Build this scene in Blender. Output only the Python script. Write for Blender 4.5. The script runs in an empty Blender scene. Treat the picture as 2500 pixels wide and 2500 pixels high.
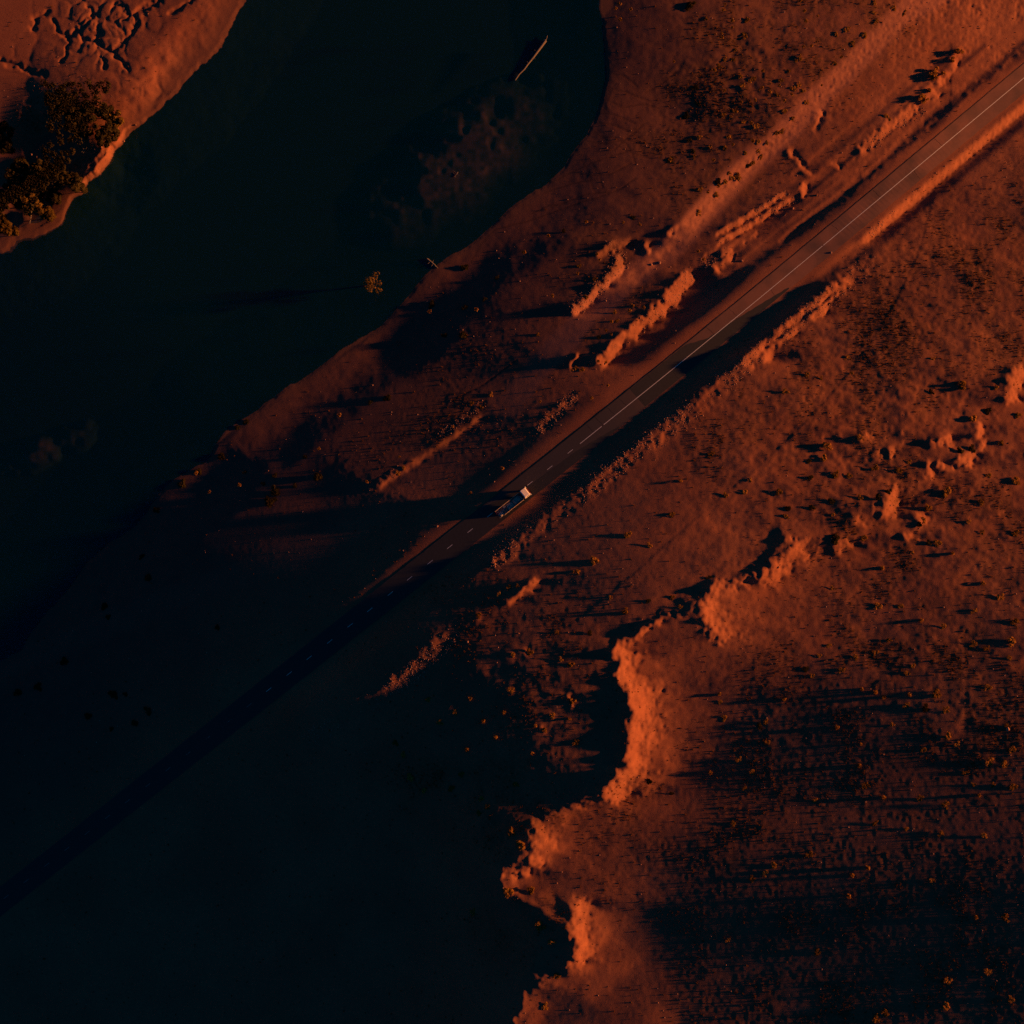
import bpy, bmesh, math, random
import numpy as np
from mathutils import Vector, Matrix
random.seed(7); np.random.seed(7)
SC = bpy.context.scene
COL = SC.collection
# ------------------------------------------------------------------ camera, sky, sun, exposure
S = 0.12            # metres of ground per photograph pixel (2500 px wide) at height 0
H = 300.0           # drone height above the road
SUN_E = math.radians(7.7)      # low evening sun
SUN_A = math.radians(6.0)      # shadows run to the left and a little down
cam = bpy.data.cameras.new('camera'); camo = bpy.data.objects.new('camera', cam); COL.objects.link(camo)
camo.location = (0, 0, H); camo.rotation_euler = (0, 0, 0)
cam.sensor_width = 36; cam.angle = 2*math.atan(150.0/H); cam.clip_start = 1; cam.clip_end = 20000
SC.camera = camo
W = bpy.data.worlds.new('World'); SC.world = W; W.use_nodes = True
nt = W.node_tree; nt.nodes.clear()
sky = nt.nodes.new('ShaderNodeTexSky'); sky.sky_type = 'NISHITA'; sky.sun_disc = False
sky.sun_elevation = SUN_E; sky.sun_rotation = math.radians(90) - SUN_A
sky.air_density = 1.0; sky.dust_density = 0.3; sky.ozone_density = 4.0
tint = nt.nodes.new('ShaderNodeMixRGB'); tint.blend_type = 'MULTIPLY'; tint.inputs[0].default_value = 1
tint.inputs[2].default_value = (0.07, 0.54, 0.82, 1)      # the photograph's cold teal white balance
bg = nt.nodes.new('ShaderNodeBackground'); bg.inputs[1].default_value = 0.030
wo = nt.nodes.new('ShaderNodeOutputWorld')
nt.links.new(sky.outputs[0], tint.inputs[1]); nt.links.new(tint.outputs[0], bg.inputs[0]); nt.links.new(bg.outputs[0], wo.inputs[0])
sl = bpy.data.lights.new('sun', 'SUN'); so = bpy.data.objects.new('sun', sl); COL.objects.link(so)
sl.energy = 4.75; sl.angle = math.radians(1.4); sl.color = (1.0, 0.340, 0.082)
SUNV = Vector((math.cos(SUN_E)*math.cos(SUN_A), math.cos(SUN_E)*math.sin(SUN_A), math.sin(SUN_E)))
so.rotation_euler = SUNV.to_track_quat('Z', 'Y').to_euler(); so.location = (0, 0, 400)
SC.view_settings.view_transform = 'Standard'; SC.view_settings.look = 'None'
SC.view_settings.gamma = 1; SC.view_settings.use_curve_mapping = False
SC.view_settings.exposure = 0.95
SC.cycles.use_denoising = False; SC.cycles.max_bounces = 6; SC.cycles.transparent_max_bounces = 8
SC.render.film_transparent = False

# ------------------------------------------------------------------ small helpers
def lin(c):
    c = np.asarray(c, float)/255.0
    return np.where(c <= 0.04045, c/12.92, ((c+0.055)/1.055)**2.4)
def tag(o, label=None, cat=None, group=None, kind=None):
    if label: o['label'] = label
    if cat: o['category'] = cat
    if group: o['group'] = group
    if kind: o['kind'] = kind
    return o
def mesh_obj(name, verts, faces, mat=None, parent=None, smooth=False):
    me = bpy.data.meshes.new(name)
    me.from_pydata([tuple(v) for v in verts], [], faces); me.update()
    o = bpy.data.objects.new(name, me); COL.objects.link(o)
    if mat: me.materials.append(mat)
    if parent: o.parent = parent
    if smooth: me.polygons.foreach_set('use_smooth', [True]*len(me.polygons))
    return o
def empty(name, loc=(0,0,0), rz=0):
    o = bpy.data.objects.new(name, None); COL.objects.link(o); o.location = loc; o.rotation_euler = (0,0,rz)
    o.empty_display_size = 0.5
    return o
class MB:
    def __init__(s): s.v = []; s.f = []
    def box(s, x0, x1, y0, y1, z0, z1, bev=0.0):
        if bev <= 0:
            b = len(s.v)
            s.v += [(x0,y0,z0),(x1,y0,z0),(x1,y1,z0),(x0,y1,z0),(x0,y0,z1),(x1,y0,z1),(x1,y1,z1),(x0,y1,z1)]
            s.f += [(b,b+3,b+2,b+1),(b+4,b+5,b+6,b+7),(b,b+1,b+5,b+4),(b+1,b+2,b+6,b+5),(b+2,b+3,b+7,b+6),(b+3,b,b+4,b+7)]
        else:
            bm = bmesh.new(); bmesh.ops.create_cube(bm, size=1)
            for v in bm.verts:
                v.co = Vector(((x0+x1)/2+v.co.x*(x1-x0), (y0+y1)/2+v.co.y*(y1-y0), (z0+z1)/2+v.co.z*(z1-z0)))
            bmesh.ops.bevel(bm, geom=bm.edges[:], offset=bev, segments=2, affect='EDGES', profile=0.5)
            s.add_bm(bm)
        return s
    def add_bm(s, bm):
        b = len(s.v); bm.verts.index_update()
        s.v += [tuple(v.co) for v in bm.verts]
        s.f += [tuple(b+v.index for v in f.verts) for f in bm.faces]; bm.free()
    def tube(s, pts, rads, n=6, cap=True):
        b = len(s.v); pts = [Vector(p) for p in pts]
        for i, p in enumerate(pts):
            d = (pts[min(i+1, len(pts)-1)] - pts[max(i-1, 0)]).normalized()
            a = d.cross(Vector((0,0,1)));
            if a.length < 1e-3: a = Vector((1,0,0))
            a.normalize(); c = d.cross(a)
            for k in range(n):
                t = 2*math.pi*k/n
                s.v.append(tuple(p + rads[i]*(math.cos(t)*a + math.sin(t)*c)))
        for i in range(len(pts)-1):
            for k in range(n):
                k2 = (k+1) % n
                s.f.append((b+i*n+k, b+i*n+k2, b+(i+1)*n+k2, b+(i+1)*n+k))
        if cap:
            s.f.append(tuple(b+k for k in range(n))[::-1]); s.f.append(tuple(b+(len(pts)-1)*n+k for k in range(n)))
        return s
    def quad(s, c, a, d):
        b = len(s.v); c = Vector(c)
        s.v += [tuple(c-a-d), tuple(c+a-d*0.6), tuple(c+a*0.7+d), tuple(c-a*0.8+d*0.8)]
        s.f.append((b,b+1,b+2,b+3)); return s
    def build(s, name, mat=None, parent=None, smooth=False): return mesh_obj(name, s.v, s.f, mat, parent, smooth)

# ------------------------------------------------------------------ materials
def new_mat(name):
    m = bpy.data.materials.new(name); m.use_nodes = True
    n = m.node_tree.nodes; return m, m.node_tree, n['Principled BSDF']
def simple(name, col, rough=0.6, metal=0.0, var=0.25, scale=3.0, spec=0.3, obj_var=False, bump=0.0):
    m, t, p = new_mat(name); L = t.links.new
    tc = t.nodes.new('ShaderNodeTexCoord')
    nz = t.nodes.new('ShaderNodeTexNoise'); nz.inputs['Scale'].default_value = scale; nz.inputs['Detail'].default_value = 5
    L(tc.outputs['Object'], nz.inputs['Vector'])
    mx = t.nodes.new('ShaderNodeMixRGB'); L(nz.outputs[0], mx.inputs[0])
    mx.inputs[1].default_value = (*[c*(1-var) for c in col], 1); mx.inputs[2].default_value = (*[min(1, c*(1+var)) for c in col], 1)
    out = mx.outputs[0]
    if obj_var:
        oi = t.nodes.new('ShaderNodeObjectInfo'); hs = t.nodes.new('ShaderNodeHueSaturation')
        mr = t.nodes.new('ShaderNodeMapRange'); mr.inputs[3].default_value = 0.55; mr.inputs[4].default_value = 1.5
        L(oi.outputs['Random'], mr.inputs[0]); L(mr.outputs[0], hs.inputs['Value']); L(out, hs.inputs['Color']); out = hs.outputs[0]
    L(out, p.inputs['Base Color']); p.inputs['Roughness'].default_value = rough; p.inputs['Metallic'].default_value = metal
    p.inputs['Specular IOR Level'].default_value = spec
    if bump:
        bp = t.nodes.new('ShaderNodeBump'); bp.inputs['Strength'].default_value = bump; bp.inputs['Distance'].default_value = 0.05
        L(nz.outputs[0], bp.inputs['Height']); L(bp.outputs[0], p.inputs['Normal'])
    return m
def leaf_mat(name, col):
    m, t, p = new_mat(name); L = t.links.new
    oi = t.nodes.new('ShaderNodeObjectInfo'); tc = t.nodes.new('ShaderNodeTexCoord')
    nz = t.nodes.new('ShaderNodeTexNoise'); nz.inputs['Scale'].default_value = 2.2; L(tc.outputs['Object'], nz.inputs['Vector'])
    mx = t.nodes.new('ShaderNodeMixRGB'); L(nz.outputs[0], mx.inputs[0])
    mx.inputs[1].default_value = (*[c*0.6 for c in col], 1); mx.inputs[2].default_value = (col[0]*1.5, col[1]*1.4, col[2]*1.2, 1)
    hs = t.nodes.new('ShaderNodeHueSaturation'); mr = t.nodes.new('ShaderNodeMapRange')
    mr.inputs[3].default_value = 0.6; mr.inputs[4].default_value = 1.4
    L(oi.outputs['Random'], mr.inputs[0]); L(mr.outputs[0], hs.inputs['Value']); L(mx.outputs[0], hs.inputs['Color'])
    N = t.nodes.new; df = N('ShaderNodeBsdfDiffuse'); tl = N('ShaderNodeBsdfTranslucent'); ms = N('ShaderNodeMixShader'); ms.inputs[0].default_value = 0.35
    L(hs.outputs[0], df.inputs[0]); L(hs.outputs[0], tl.inputs[0]); L(df.outputs[0], ms.inputs[1]); L(tl.outputs[0], ms.inputs[2])
    t.nodes.remove(p); L(ms.outputs[0], t.nodes['Material Output'].inputs['Surface'])
    return m
M = {}
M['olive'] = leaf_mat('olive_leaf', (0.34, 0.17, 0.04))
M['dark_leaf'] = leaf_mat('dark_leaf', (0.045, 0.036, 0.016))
M['green_leaf'] = leaf_mat('green_leaf', (0.12, 0.075, 0.02))
M['dry_grass'] = leaf_mat('dry_grass', (0.22, 0.10, 0.034))
M['bark'] = simple('bark', (0.14, 0.09, 0.06), 0.9, var=0.4, scale=6)
M['dead_wood'] = simple('dead_wood', (0.17, 0.14, 0.11), 0.9, var=0.35, scale=4)
M['rock'] = simple('rock', (0.30, 0.15, 0.10), 0.9, var=0.35, scale=5, obj_var=True)
M['gravel'] = simple('gravel', (0.36, 0.19, 0.13), 0.9, var=0.5, scale=0.9)
M['white_paint'] = simple('road_paint', (0.74, 0.70, 0.64), 0.7, var=0.2, scale=2.5)
M['dim_paint'] = simple('dim_road_paint', (0.22, 0.20, 0.18), 0.8, var=0.5, scale=6)  # darker copy for dashes in the shaded stretch; the shade is in the colour
M['dark_asphalt'] = simple('darker_asphalt', (0.046, 0.045, 0.045), 0.85, var=0.3, scale=2, spec=0.2)
M['crack'] = simple('crack_fill', (0.05, 0.032, 0.028), 0.9)
M['cab'] = simple('cab_paint', (0.80, 0.78, 0.74), 0.35, var=0.08, scale=1.2, spec=0.5)
M['red_paint'] = simple('red_paint', (0.30, 0.02, 0.03), 0.4, var=0.15, spec=0.5)
M['chassis'] = simple('chassis_steel', (0.035, 0.035, 0.038), 0.6, var=0.3)
M['rubber'] = simple('tyre_rubber', (0.02, 0.02, 0.02), 0.8)
M['rim'] = simple('rim_steel', (0.4, 0.38, 0.36), 0.45, 0.6)
M['rail'] = simple('rail_paint', (0.72, 0.52, 0.34), 0.5, var=0.18, scale=2)
M['bed'] = simple('bed_planks', (0.19, 0.16, 0.13), 0.8, var=0.4, scale=3)
M['tarp'] = simple('tarpaulin', (0.36, 0.31, 0.25), 0.6, var=0.35, scale=2.5)
M['crate'] = simple('crate_wood', (0.30, 0.26, 0.22), 0.8, var=0.3, scale=4)
M['pale'] = simple('pale_board', (0.62, 0.62, 0.60), 0.6, var=0.15)
M['glass'] = simple('windscreen', (0.02, 0.02, 0.025), 0.08, var=0.1, spec=0.8)
M['lamp'] = simple('lamp_lens', (0.5, 0.45, 0.4), 0.2, spec=0.6)

# ------------------------------------------------------------------ the terrain, heights set for the light and shade they give (pixel points -> metres)
def sst(a, b, x):
    t = np.clip((x-a)/(b-a), 0, 1); return t*t*(3-2*t)
def wl(x, y): return WATER - 3.6*sst(25, 150, -0.72*x-0.69*y)      # drop towards the lower left, added to slope that bank into shade
TAN = math.tan(SUN_E); SIN = math.sin(SUN_E)
WATER = -13.6
MACRO = [  # points whose heights steer slope and cast shade: px, py, height
 (0,0,-10),(300,100,-10.6),(500,60,-11.3),(120,330,-11.0),(60,560,-11.6),(-150,-150,-9.5),
 (1480,-100,-10.6),(1480,100,-10.8),(1450,300,-11.8),(1265,509,-12.4),(1075,652,-12.2),(900,830,-11.6),(626,1013,-10.9),(432,1160,-10.4),(207,1388,-10.2),(0,1620,-10.0),(-150,1700,-9.8),
 (900,300,-12),(500,600,-12),(200,1000,-12),(800,0,-12),
 (1600,200,-11.0),(1600,450,-8.8),(1750,250,-10.0),(2000,250,-9.4),(2250,250,-9.2),(2500,250,-9.0),(1750,0,-11),(2000,0,-10.6),(2500,0,-10.6),(2650,-150,-11),(1750,-150,-11.2),
 (2500,190,-9.3),(2009,600,-5.0),(1726,834,-1.9),(1392,1103,0),(1250,1215,-0.2),(953,1449,-2.2),(509,1800,-6.2),(0,2200,-9.6),(-150,2330,-9.8),
 (1500,700,-3.9),(1620,760,-2.9),(1250,720,-7.4),(1200,900,-5.0),(900,1100,-6.8),(900,950,-9.2),(1100,780,-9.6),(600,1300,-8.2),(700,1150,-9.4),(300,1600,-9.4),(100,1750,-9.4),(300,1900,-8.6),
 (2300,700,-2.6),(2500,500,-5.5),(2500,1000,2.5),(2250,1100,3.0),(2000,1000,1.3),(1700,1150,0.9),(1900,1400,9),(1720,1460,9.3),(2100,1300,7),(2500,1400,7.5),(1500,1300,1.7),
 (1530,1580,10.5),(1530,1850,15.0),(1300,2080,16),(1400,2300,17.5),(1300,2500,17),(1700,1800,11),(1750,2200,12.5),(2000,1700,11),(2500,1700,12.5),(2500,2000,17),(2200,2200,16),(2500,2500,22),(1900,2500,16),(1600,2500,15),
 (1250,1620,6.6),(1350,1750,9.4),(1100,1750,4.6),(980,1670,2.6),(1230,1850,6.5),(1100,2000,3),(1150,2200,4.2),(1100,2450,4),(900,2000,-2.2),(880,1740,0.8),(700,2300,-4.8),(300,2300,-8.0),(0,2500,-9.8),(600,2000,-4.8),(600,2600,-6),
]
KZ = 1.29
MACRO = [(a, b, c*KZ) for a, b, c in MACRO]
def rbf_lattice():
    P = np.array([(a, b) for a, b, _ in MACRO], float)/500.0; z = np.array([c for _, _, c in MACRO])
    def phi(r): return np.where(r > 1e-9, r*r*np.log(np.maximum(r, 1e-9)), 0)
    n = len(P); A = np.zeros((n+3, n+3)); R = np.linalg.norm(P[:,None]-P[None], axis=2)
    A[:n,:n] = phi(R) + 0.02*np.eye(n); A[:n,n] = 1; A[:n,n+1:] = P; A[n,:n] = 1; A[n+1:,:n] = P.T
    w = np.linalg.solve(A, np.r_[z, 0, 0, 0])
    g = np.linspace(-150, 2650, 141)/500.0
    X, Y = np.meshgrid(g, g); Q = np.stack([X.ravel(), Y.ravel()], 1)
    r = np.linalg.norm(Q[:,None]-P[None], axis=2)
    return (phi(r)@w[:n] + w[n] + Q@w[n+1:]).reshape(141, 141)
LAT = rbf_lattice()
def bil(A, fx, fy):
    h, w = A.shape
    fx = np.clip(fx, 0, w-1.001); fy = np.clip(fy, 0, h-1.001)
    ix = fx.astype(np.int32); iy = fy.astype(np.int32); tx = fx-ix; ty = fy-iy
    return (A[iy,ix]*(1-tx)+A[iy,ix+1]*tx)*(1-ty) + (A[iy+1,ix]*(1-tx)+A[iy+1,ix+1]*tx)*ty
def macro(u, v): return bil(LAT, (u+150)/20.0, (v+150)/20.0)
def to_px(x, y, z): k = H/(H-z)/S; return 1250+x*k, 1250-y*k
def to_xy(u, v, z): k = S*(H-z)/H; return (u-1250)*k, (1250-v)*k
# evening-light survey of the relief: brightness read every 250 px, and along banks, berms and gullies
LV = np.array([
 [78,80,82,70,40,35, 35, 78, 88,128,122],
 [40, 80,80,60,40,40, 62, 68,110,110,114],
 [12, 40, 40,30,30,45, 66, 88, 95,100, 75],
 [10, 20, 20,20,22,42, 58, 66, 76, 80, 90],
 [8,  10, 12,24,33,42, 57, 78, 84, 86, 90],
 [6,   8, 10,12,19,34, 55, 74, 74, 80, 86],
 [4,   6,  8,10,22,46, 54, 92, 72, 58, 62],
 [3,   3,  4, 6,38,46, 68, 56, 36, 44, 50],
 [3,   3,  3, 4, 6,26, 60, 24, 16, 20, 26],
 [3,   3,  3, 3, 4,10, 58, 15, 10, 10, 16],
 [3,   3,  3, 3, 4,10, 46, 24, 10, 14, 20]], float)
ROADPX = [(-900,2915),(-300,2438),(0,2201),(509,1800),(953,1449),(1392,1103),(1726,834),(2009,600),(2500,190),(3100,-312)]
def road_at(u): return np.interp(u, [p[0] for p in ROADPX], [p[1] for p in ROADPX])
def off(u0, u1, d, step=60):   # a line that keeps d pixels beside the road (positive = right-hand, lower side)
    n = max(2, int(abs(u1-u0)/step)+1); out = []
    for u in np.linspace(u0, u1, n): out.append((u+d*0.63, road_at(u)+d*0.777))
    return out
ST = [  # polyline, half width px, brightness level
 (off(1880,2560,-96),4.5,112,-1),(off(1980,2480,-122),4.5,66,-1),(off(1860,2320,-140),5,118,-1),(off(1960,2500,-158),5,82,-1),(off(2050,2560,-180),6,120,-1),(off(1700,1980,-92),4.5,84,-1),(off(1560,1900,-112),5,60,-1),(off(1500,1760,-84),4.5,62,-1),
 (off(1640,2700,-63),10,42),(off(1640,2700,-40),8,98),(off(1250,1640,-38),7,70),
 (off(1900,2700,42),9,112,-1),(off(2080,2700,54),13,150,-1),(off(2000,2700,82),13,42,-1),(off(1750,2000,70),14,46,-1),(off(1200,1950,42),8,66,-1),(off(1200,1750,62),12,48,-1),
 ([(1477,883),(1512,835),(1551,806),(1586,779),(1628,744),(1655,711),(1688,670)],12,225),
 ([(1404,755),(1423,744),(1446,724),(1464,697)],9,190),([(1483,690),(1508,666),(1516,645),(1516,624)],9,185),
 ([(1472,612),(1493,599),(1516,591),(1535,591)],9,150),([(1582,597),(1588,608)],8,150),([(1638,568),(1659,556)],8,150),
 ([(1524,686),(1586,641),(1648,597),(1690,558)],18,108),([(1752,657),(1773,635),(1789,616)],12,138),([(1723,628),(1752,604),(1773,587)],5,125),
 ([(1756,569),(1804,540),(1845,517),(1882,494),(1919,473)],4.5,165),([(1762,591),(1804,564),(1845,542),(1876,523),(1907,504),(1938,488)],4.5,165),
 ([(1816,595),(1861,560)],4,125),([(1932,366),(1940,386),(1961,407),(1980,424)],6,135),([(1946,376),(1967,399)],5,35),([(1969,446),(1961,471)],6,165),
 ([(2006,275),(1996,297),(1992,316)],5,140),([(2011,291),(2000,316)],6,50),
 ([(2300,-30),(2200,40),(2130,110),(2070,170),(2010,225),(1950,290),(1890,350),(1800,430),(1740,490),(1690,545)],27,134,-1),
 ([(1907,587),(1959,542),(2000,510),(2052,471),(2093,434)],7,122,-1),([(2040,399),(2050,407)],5,145),
 ([(2344,121),(2324,162),(2297,204),(2272,235),(2245,257),(2216,276),(2179,303),(2141,334),(2112,365)],11,140),
 ([(2440,10),(2400,70),(2360,110)],16,130,-1),
 ([(2110,427),(2152,390),(2187,355),(2216,326),(2255,288),(2299,247)],5,122,-1),
 ([(1816,893),(1866,852),(1897,823),(1928,798),(1969,765),(2011,732),(2042,709),(2073,690)],14,142),
 ([(1876,872),(1884,862)],8,180),([(1986,776),(2012,754)],8,175),([(1930,822),(1940,815)],7,170),([(2052,672),(2093,645)],7,105),
 ([(1880,846),(1960,782),(2040,716)],2.5,60),([(1905,850),(1985,788)],2.5,60),
 ([(928,1191),(967,1157),(1006,1135),(1049,1105),(1092,1077),(1135,1049),(1168,1023)],6,112),([(1321,1044),(1352,1011),(1379,986),(1397,968)],9,100),([(1397,893),(1416,872)],6,140),
 ([(1441,1193),(1507,1135),(1548,1100),(1590,1071),(1631,1042),(1683,1007),(1750,950),(1810,895)],16,96),([(1600,1085),(1640,1065)],12,115),
 ([(1206,1372),(1242,1361),(1256,1353)],9,118),([(1225,1345),(1283,1303),(1340,1265),(1420,1205)],16,66),
 ([(1248,1471),(1268,1459),(1293,1436),(1310,1420)],8,140),
 ([(770,1800),(842,1745),(900,1720),(950,1690),(1010,1640),(1060,1590),(1095,1550)],18,92),([(1138,1552),(1145,1545)],10,70),([(1194,1523),(1200,1515)],12,70),
 ([(1395,1705),(1402,1722)],8,140),([(1349,1742),(1350,1752)],6,115),([(1326,1775),(1332,1790)],7,115),([(1247,1678),(1249,1690)],7,110),([(1109,1730),(1105,1748)],7,100),([(1062,1770),(1085,1758)],8,100),([(1290,1585),(1294,1600)],7,115),([(1250,1594),(1254,1604)],7,110),([(1168,1500),(1172,1508)],6,110),([(1130,1880),(1125,1895)],6,95),([(1100,1915),(1102,1935)],7,100),([(1002,1890),(1000,1910)],8,90),([(1450,1700),(1462,1710)],8,110),([(1430,1790),(1436,1796)],7,105),([(1300,1690),(1306,1700)],7,95),([(1180,1620),(1190,1640)],9,85),
 # the hill's sunlit crest
 ([(1912,1304),(1899,1364),(1839,1407),(1752,1424),(1696,1459),(1660,1500),(1603,1518),(1548,1553),(1517,1580),(1515,1650),(1541,1705),(1524,1765),(1519,1830),(1526,1873),(1480,1925),(1390,1964),(1330,2000),(1299,2059),(1226,2119),(1240,2180),(1312,2210),(1394,2270),(1400,2340),(1368,2378),(1299,2390),(1265,2482),(1250,2560)],12,118,38),
 ([(1930,1320),(1945,1350),(1905,1378),(1870,1400),(1840,1418),(1800,1434),(1760,1438)],13,165,45),([(1915,1385),(1895,1400)],18,165),
 ([(1752,1440),(1715,1470),(1715,1500),(1735,1530),(1765,1555)],13,160,60),([(1780,1460),(1840,1440)],24,110),
 ([(1612,1520),(1572,1535),(1560,1560),(1528,1575)],9,150),
 ([(1515,1600),(1522,1650),(1555,1710),(1555,1770),(1548,1830),(1545,1870),(1525,1905),(1490,1935)],17,190,45),([(1545,1810),(1545,1860)],16,215),
 ([(1450,1945),(1395,1975),(1385,2000)],14,120),([(1310,2020),(1325,2060),(1300,2110),(1250,2130)],20,135,50),([(1240,2150),(1260,2170)],14,120),([(1330,2190),(1360,2225)],18,90),
 ([(1415,2225),(1415,2290),(1420,2340)],24,175,32),([(1310,2385),(1370,2395),(1440,2390)],18,95),([(1300,2430),(1310,2470)],20,90),([(1450,2420),(1550,2340)],22,75),([(1600,2485),(1640,2500)],28,70),
 # scattered lit hummocks on the right
 ([(2303,1078),(2320,1080)],12,155),([(2274,1085),(2278,1088)],8,135),([(2110,1072),(2120,1072)],10,155),([(2181,1095),(2181,1110)],9,165),([(2145,1111),(2150,1108)],9,140),
 ([(2274,1135),(2276,1155)],9,160),([(2308,1138),(2312,1145)],11,160),([(2336,1130),(2375,1122)],11,150),([(2388,1036),(2394,1060)],9,165),([(2398,1100),(2405,1085)],9,150),
 ([(2178,1220),(2174,1245)],14,205),([(2195,1185),(2190,1202)],8,155),([(2150,1178),(2180,1176)],8,130),([(2168,1256),(2185,1262)],7,150),([(2095,1275),(2115,1280)],12,145),
 ([(2248,1262),(2262,1272)],12,150),([(2220,1308),(2235,1308)],11,135),([(2060,1332),(2090,1330)],11,150),([(2044,1341),(2048,1348)],8,150),([(2114,1313),(2118,1316)],8,130),
 ([(2362,1262),(2370,1275)],9,125),([(2440,1248),(2450,1248)],8,130),([(2318,1298),(2330,1298)],10,115),([(2490,905),(2482,940)],17,195),([(2478,968),(2462,975)],12,170),
 ([(2111,872),(2141,911),(2184,950),(2197,975)],4,40),
 ([(1720,1250),(1724,1265)],5,110),([(1745,1285),(1750,1295)],5,110),([(1775,1290),(1780,1300)],5,110),
 ([(2320,1810),(2340,1790),(2350,1745)],10,85),([(2400,1800),(2420,1830)],14,85),
 # far bank
 ([(0,195),(60,215),(108,230),(142,240)],18,12),([(26,236),(86,253),(134,264)],5,120),([(281,326),(250,384),(194,432)],6,140),([(380,150),(376,190)],6,125),([(345,200),(340,240)],6,125),([(320,225),(318,250)],5,60),([(362,215),(358,240)],5,60),
 ([(0,300),(80,310),(170,345),(210,370)],34,5),([(0,420),(80,440),(150,450)],40,5),([(0,520),(70,510)],40,5),([(420,120),(390,170)],10,112),
]
CRACKS = [
 ([(82,73),(86,47),(117,30)],6,8),([(130,47),(142,73),(164,86),(173,99),(151,151)],4,10),([(168,86),(207,65),(224,39),(216,13)],4,10),
 ([(207,95),(242,108),(276,125),(294,151),(311,168)],6,8),([(285,117),(319,86),(332,65),(328,35),(358,17),(389,0)],6,8),([(250,142),(259,164)],4,10),
 ([(419,30),(453,13),(475,0)],5,12),([(268,22),(281,9),(302,13),(315,39),(298,47)],4,12),([(0,151),(35,155),(73,173),(104,181)],6,12),
]
TYRE = [[(1209,559),(1286,540),(1373,509),(1437,488),(1481,475),(1515,462),(1550,436)],[(1347,503),(1394,488),(1437,473),(1489,468)],[(1347,445),(1394,421),(1437,401),(1481,384),(1530,372)],
 [(1420,389),(1437,419),(1446,453),(1455,471)],[(1438,389),(1463,423),(1472,458)],[(1450,320),(1524,367),(1589,389)],[(1496,184),(1512,182),(1529,188),(1543,201),(1556,213)],
 [(1498,366),(1520,348),(1539,331),(1570,304)],[(1574,228),(1607,209),(1630,193),(1653,176)],[(1460,300),(1500,306),(1540,322),(1580,350)],[(1440,345),(1480,350),(1530,340),(1560,350),(1575,385)],
 [(1470,240),(1520,262),(1570,255),(1610,265)],[(1480,215),(1530,225),(1590,250)],[(1400,420),(1440,430),(1490,425),(1540,400)],[(1465,330),(1500,336),(1530,352),(1545,380),(1550,400)],
 [(1330,470),(1400,447),(1450,440)],[(1300,520),(1340,500),(1380,495)],[(1455,275),(1500,280),(1550,300)],[(1210,560),(1180,590),(1150,640)],
 [(1100,980),(1180,940),(1260,880)]]
def seg_dist(U, V, pl):
    d = np.full(U.shape, 1e9, np.float32)
    for (a, b), (c, e) in zip(pl[:-1], pl[1:]):
        dx, dy = c-a, e-b; L2 = dx*dx+dy*dy+1e-9
        t = np.clip(((U-a)*dx+(V-b)*dy)/L2, 0, 1)
        d = np.minimum(d, np.hypot(U-a-t*dx, V-b-t*dy))
    return d
def sstep(a, b, x):
    t = np.clip((x-a)/(b-a), 0, 1); return t*t*(3-2*t)
_lat = np.random.RandomState(3).rand(257, 257)
_lat[256,:] = _lat[0,:]; _lat[:,256] = _lat[:,0]
def vn(x, y, sc, seed=0):
    fx = (x/sc + 17.3*seed + 1000) % 256; fy = (y/sc + 31.7*seed + 1000) % 256
    ix = fx.astype(np.int32); iy = fy.astype(np.int32); tx = fx-ix; ty = fy-iy
    tx = tx*tx*tx*(tx*(6*tx-15)+10); ty = ty*ty*ty*(ty*(6*ty-15)+10)
    return (_lat[iy,ix]*(1-tx)+_lat[iy,ix+1]*tx)*(1-ty) + (_lat[iy+1,ix]*(1-tx)+_lat[iy+1,ix+1]*tx)*ty - 0.5
def blob(lst, U, V):
    r = np.zeros(U.shape, np.float32)
    for u, v, ra, val in lst: r = np.maximum(r, val*np.exp(-((U-u)**2+(V-v)**2)/(ra*ra)))
    return r
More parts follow.
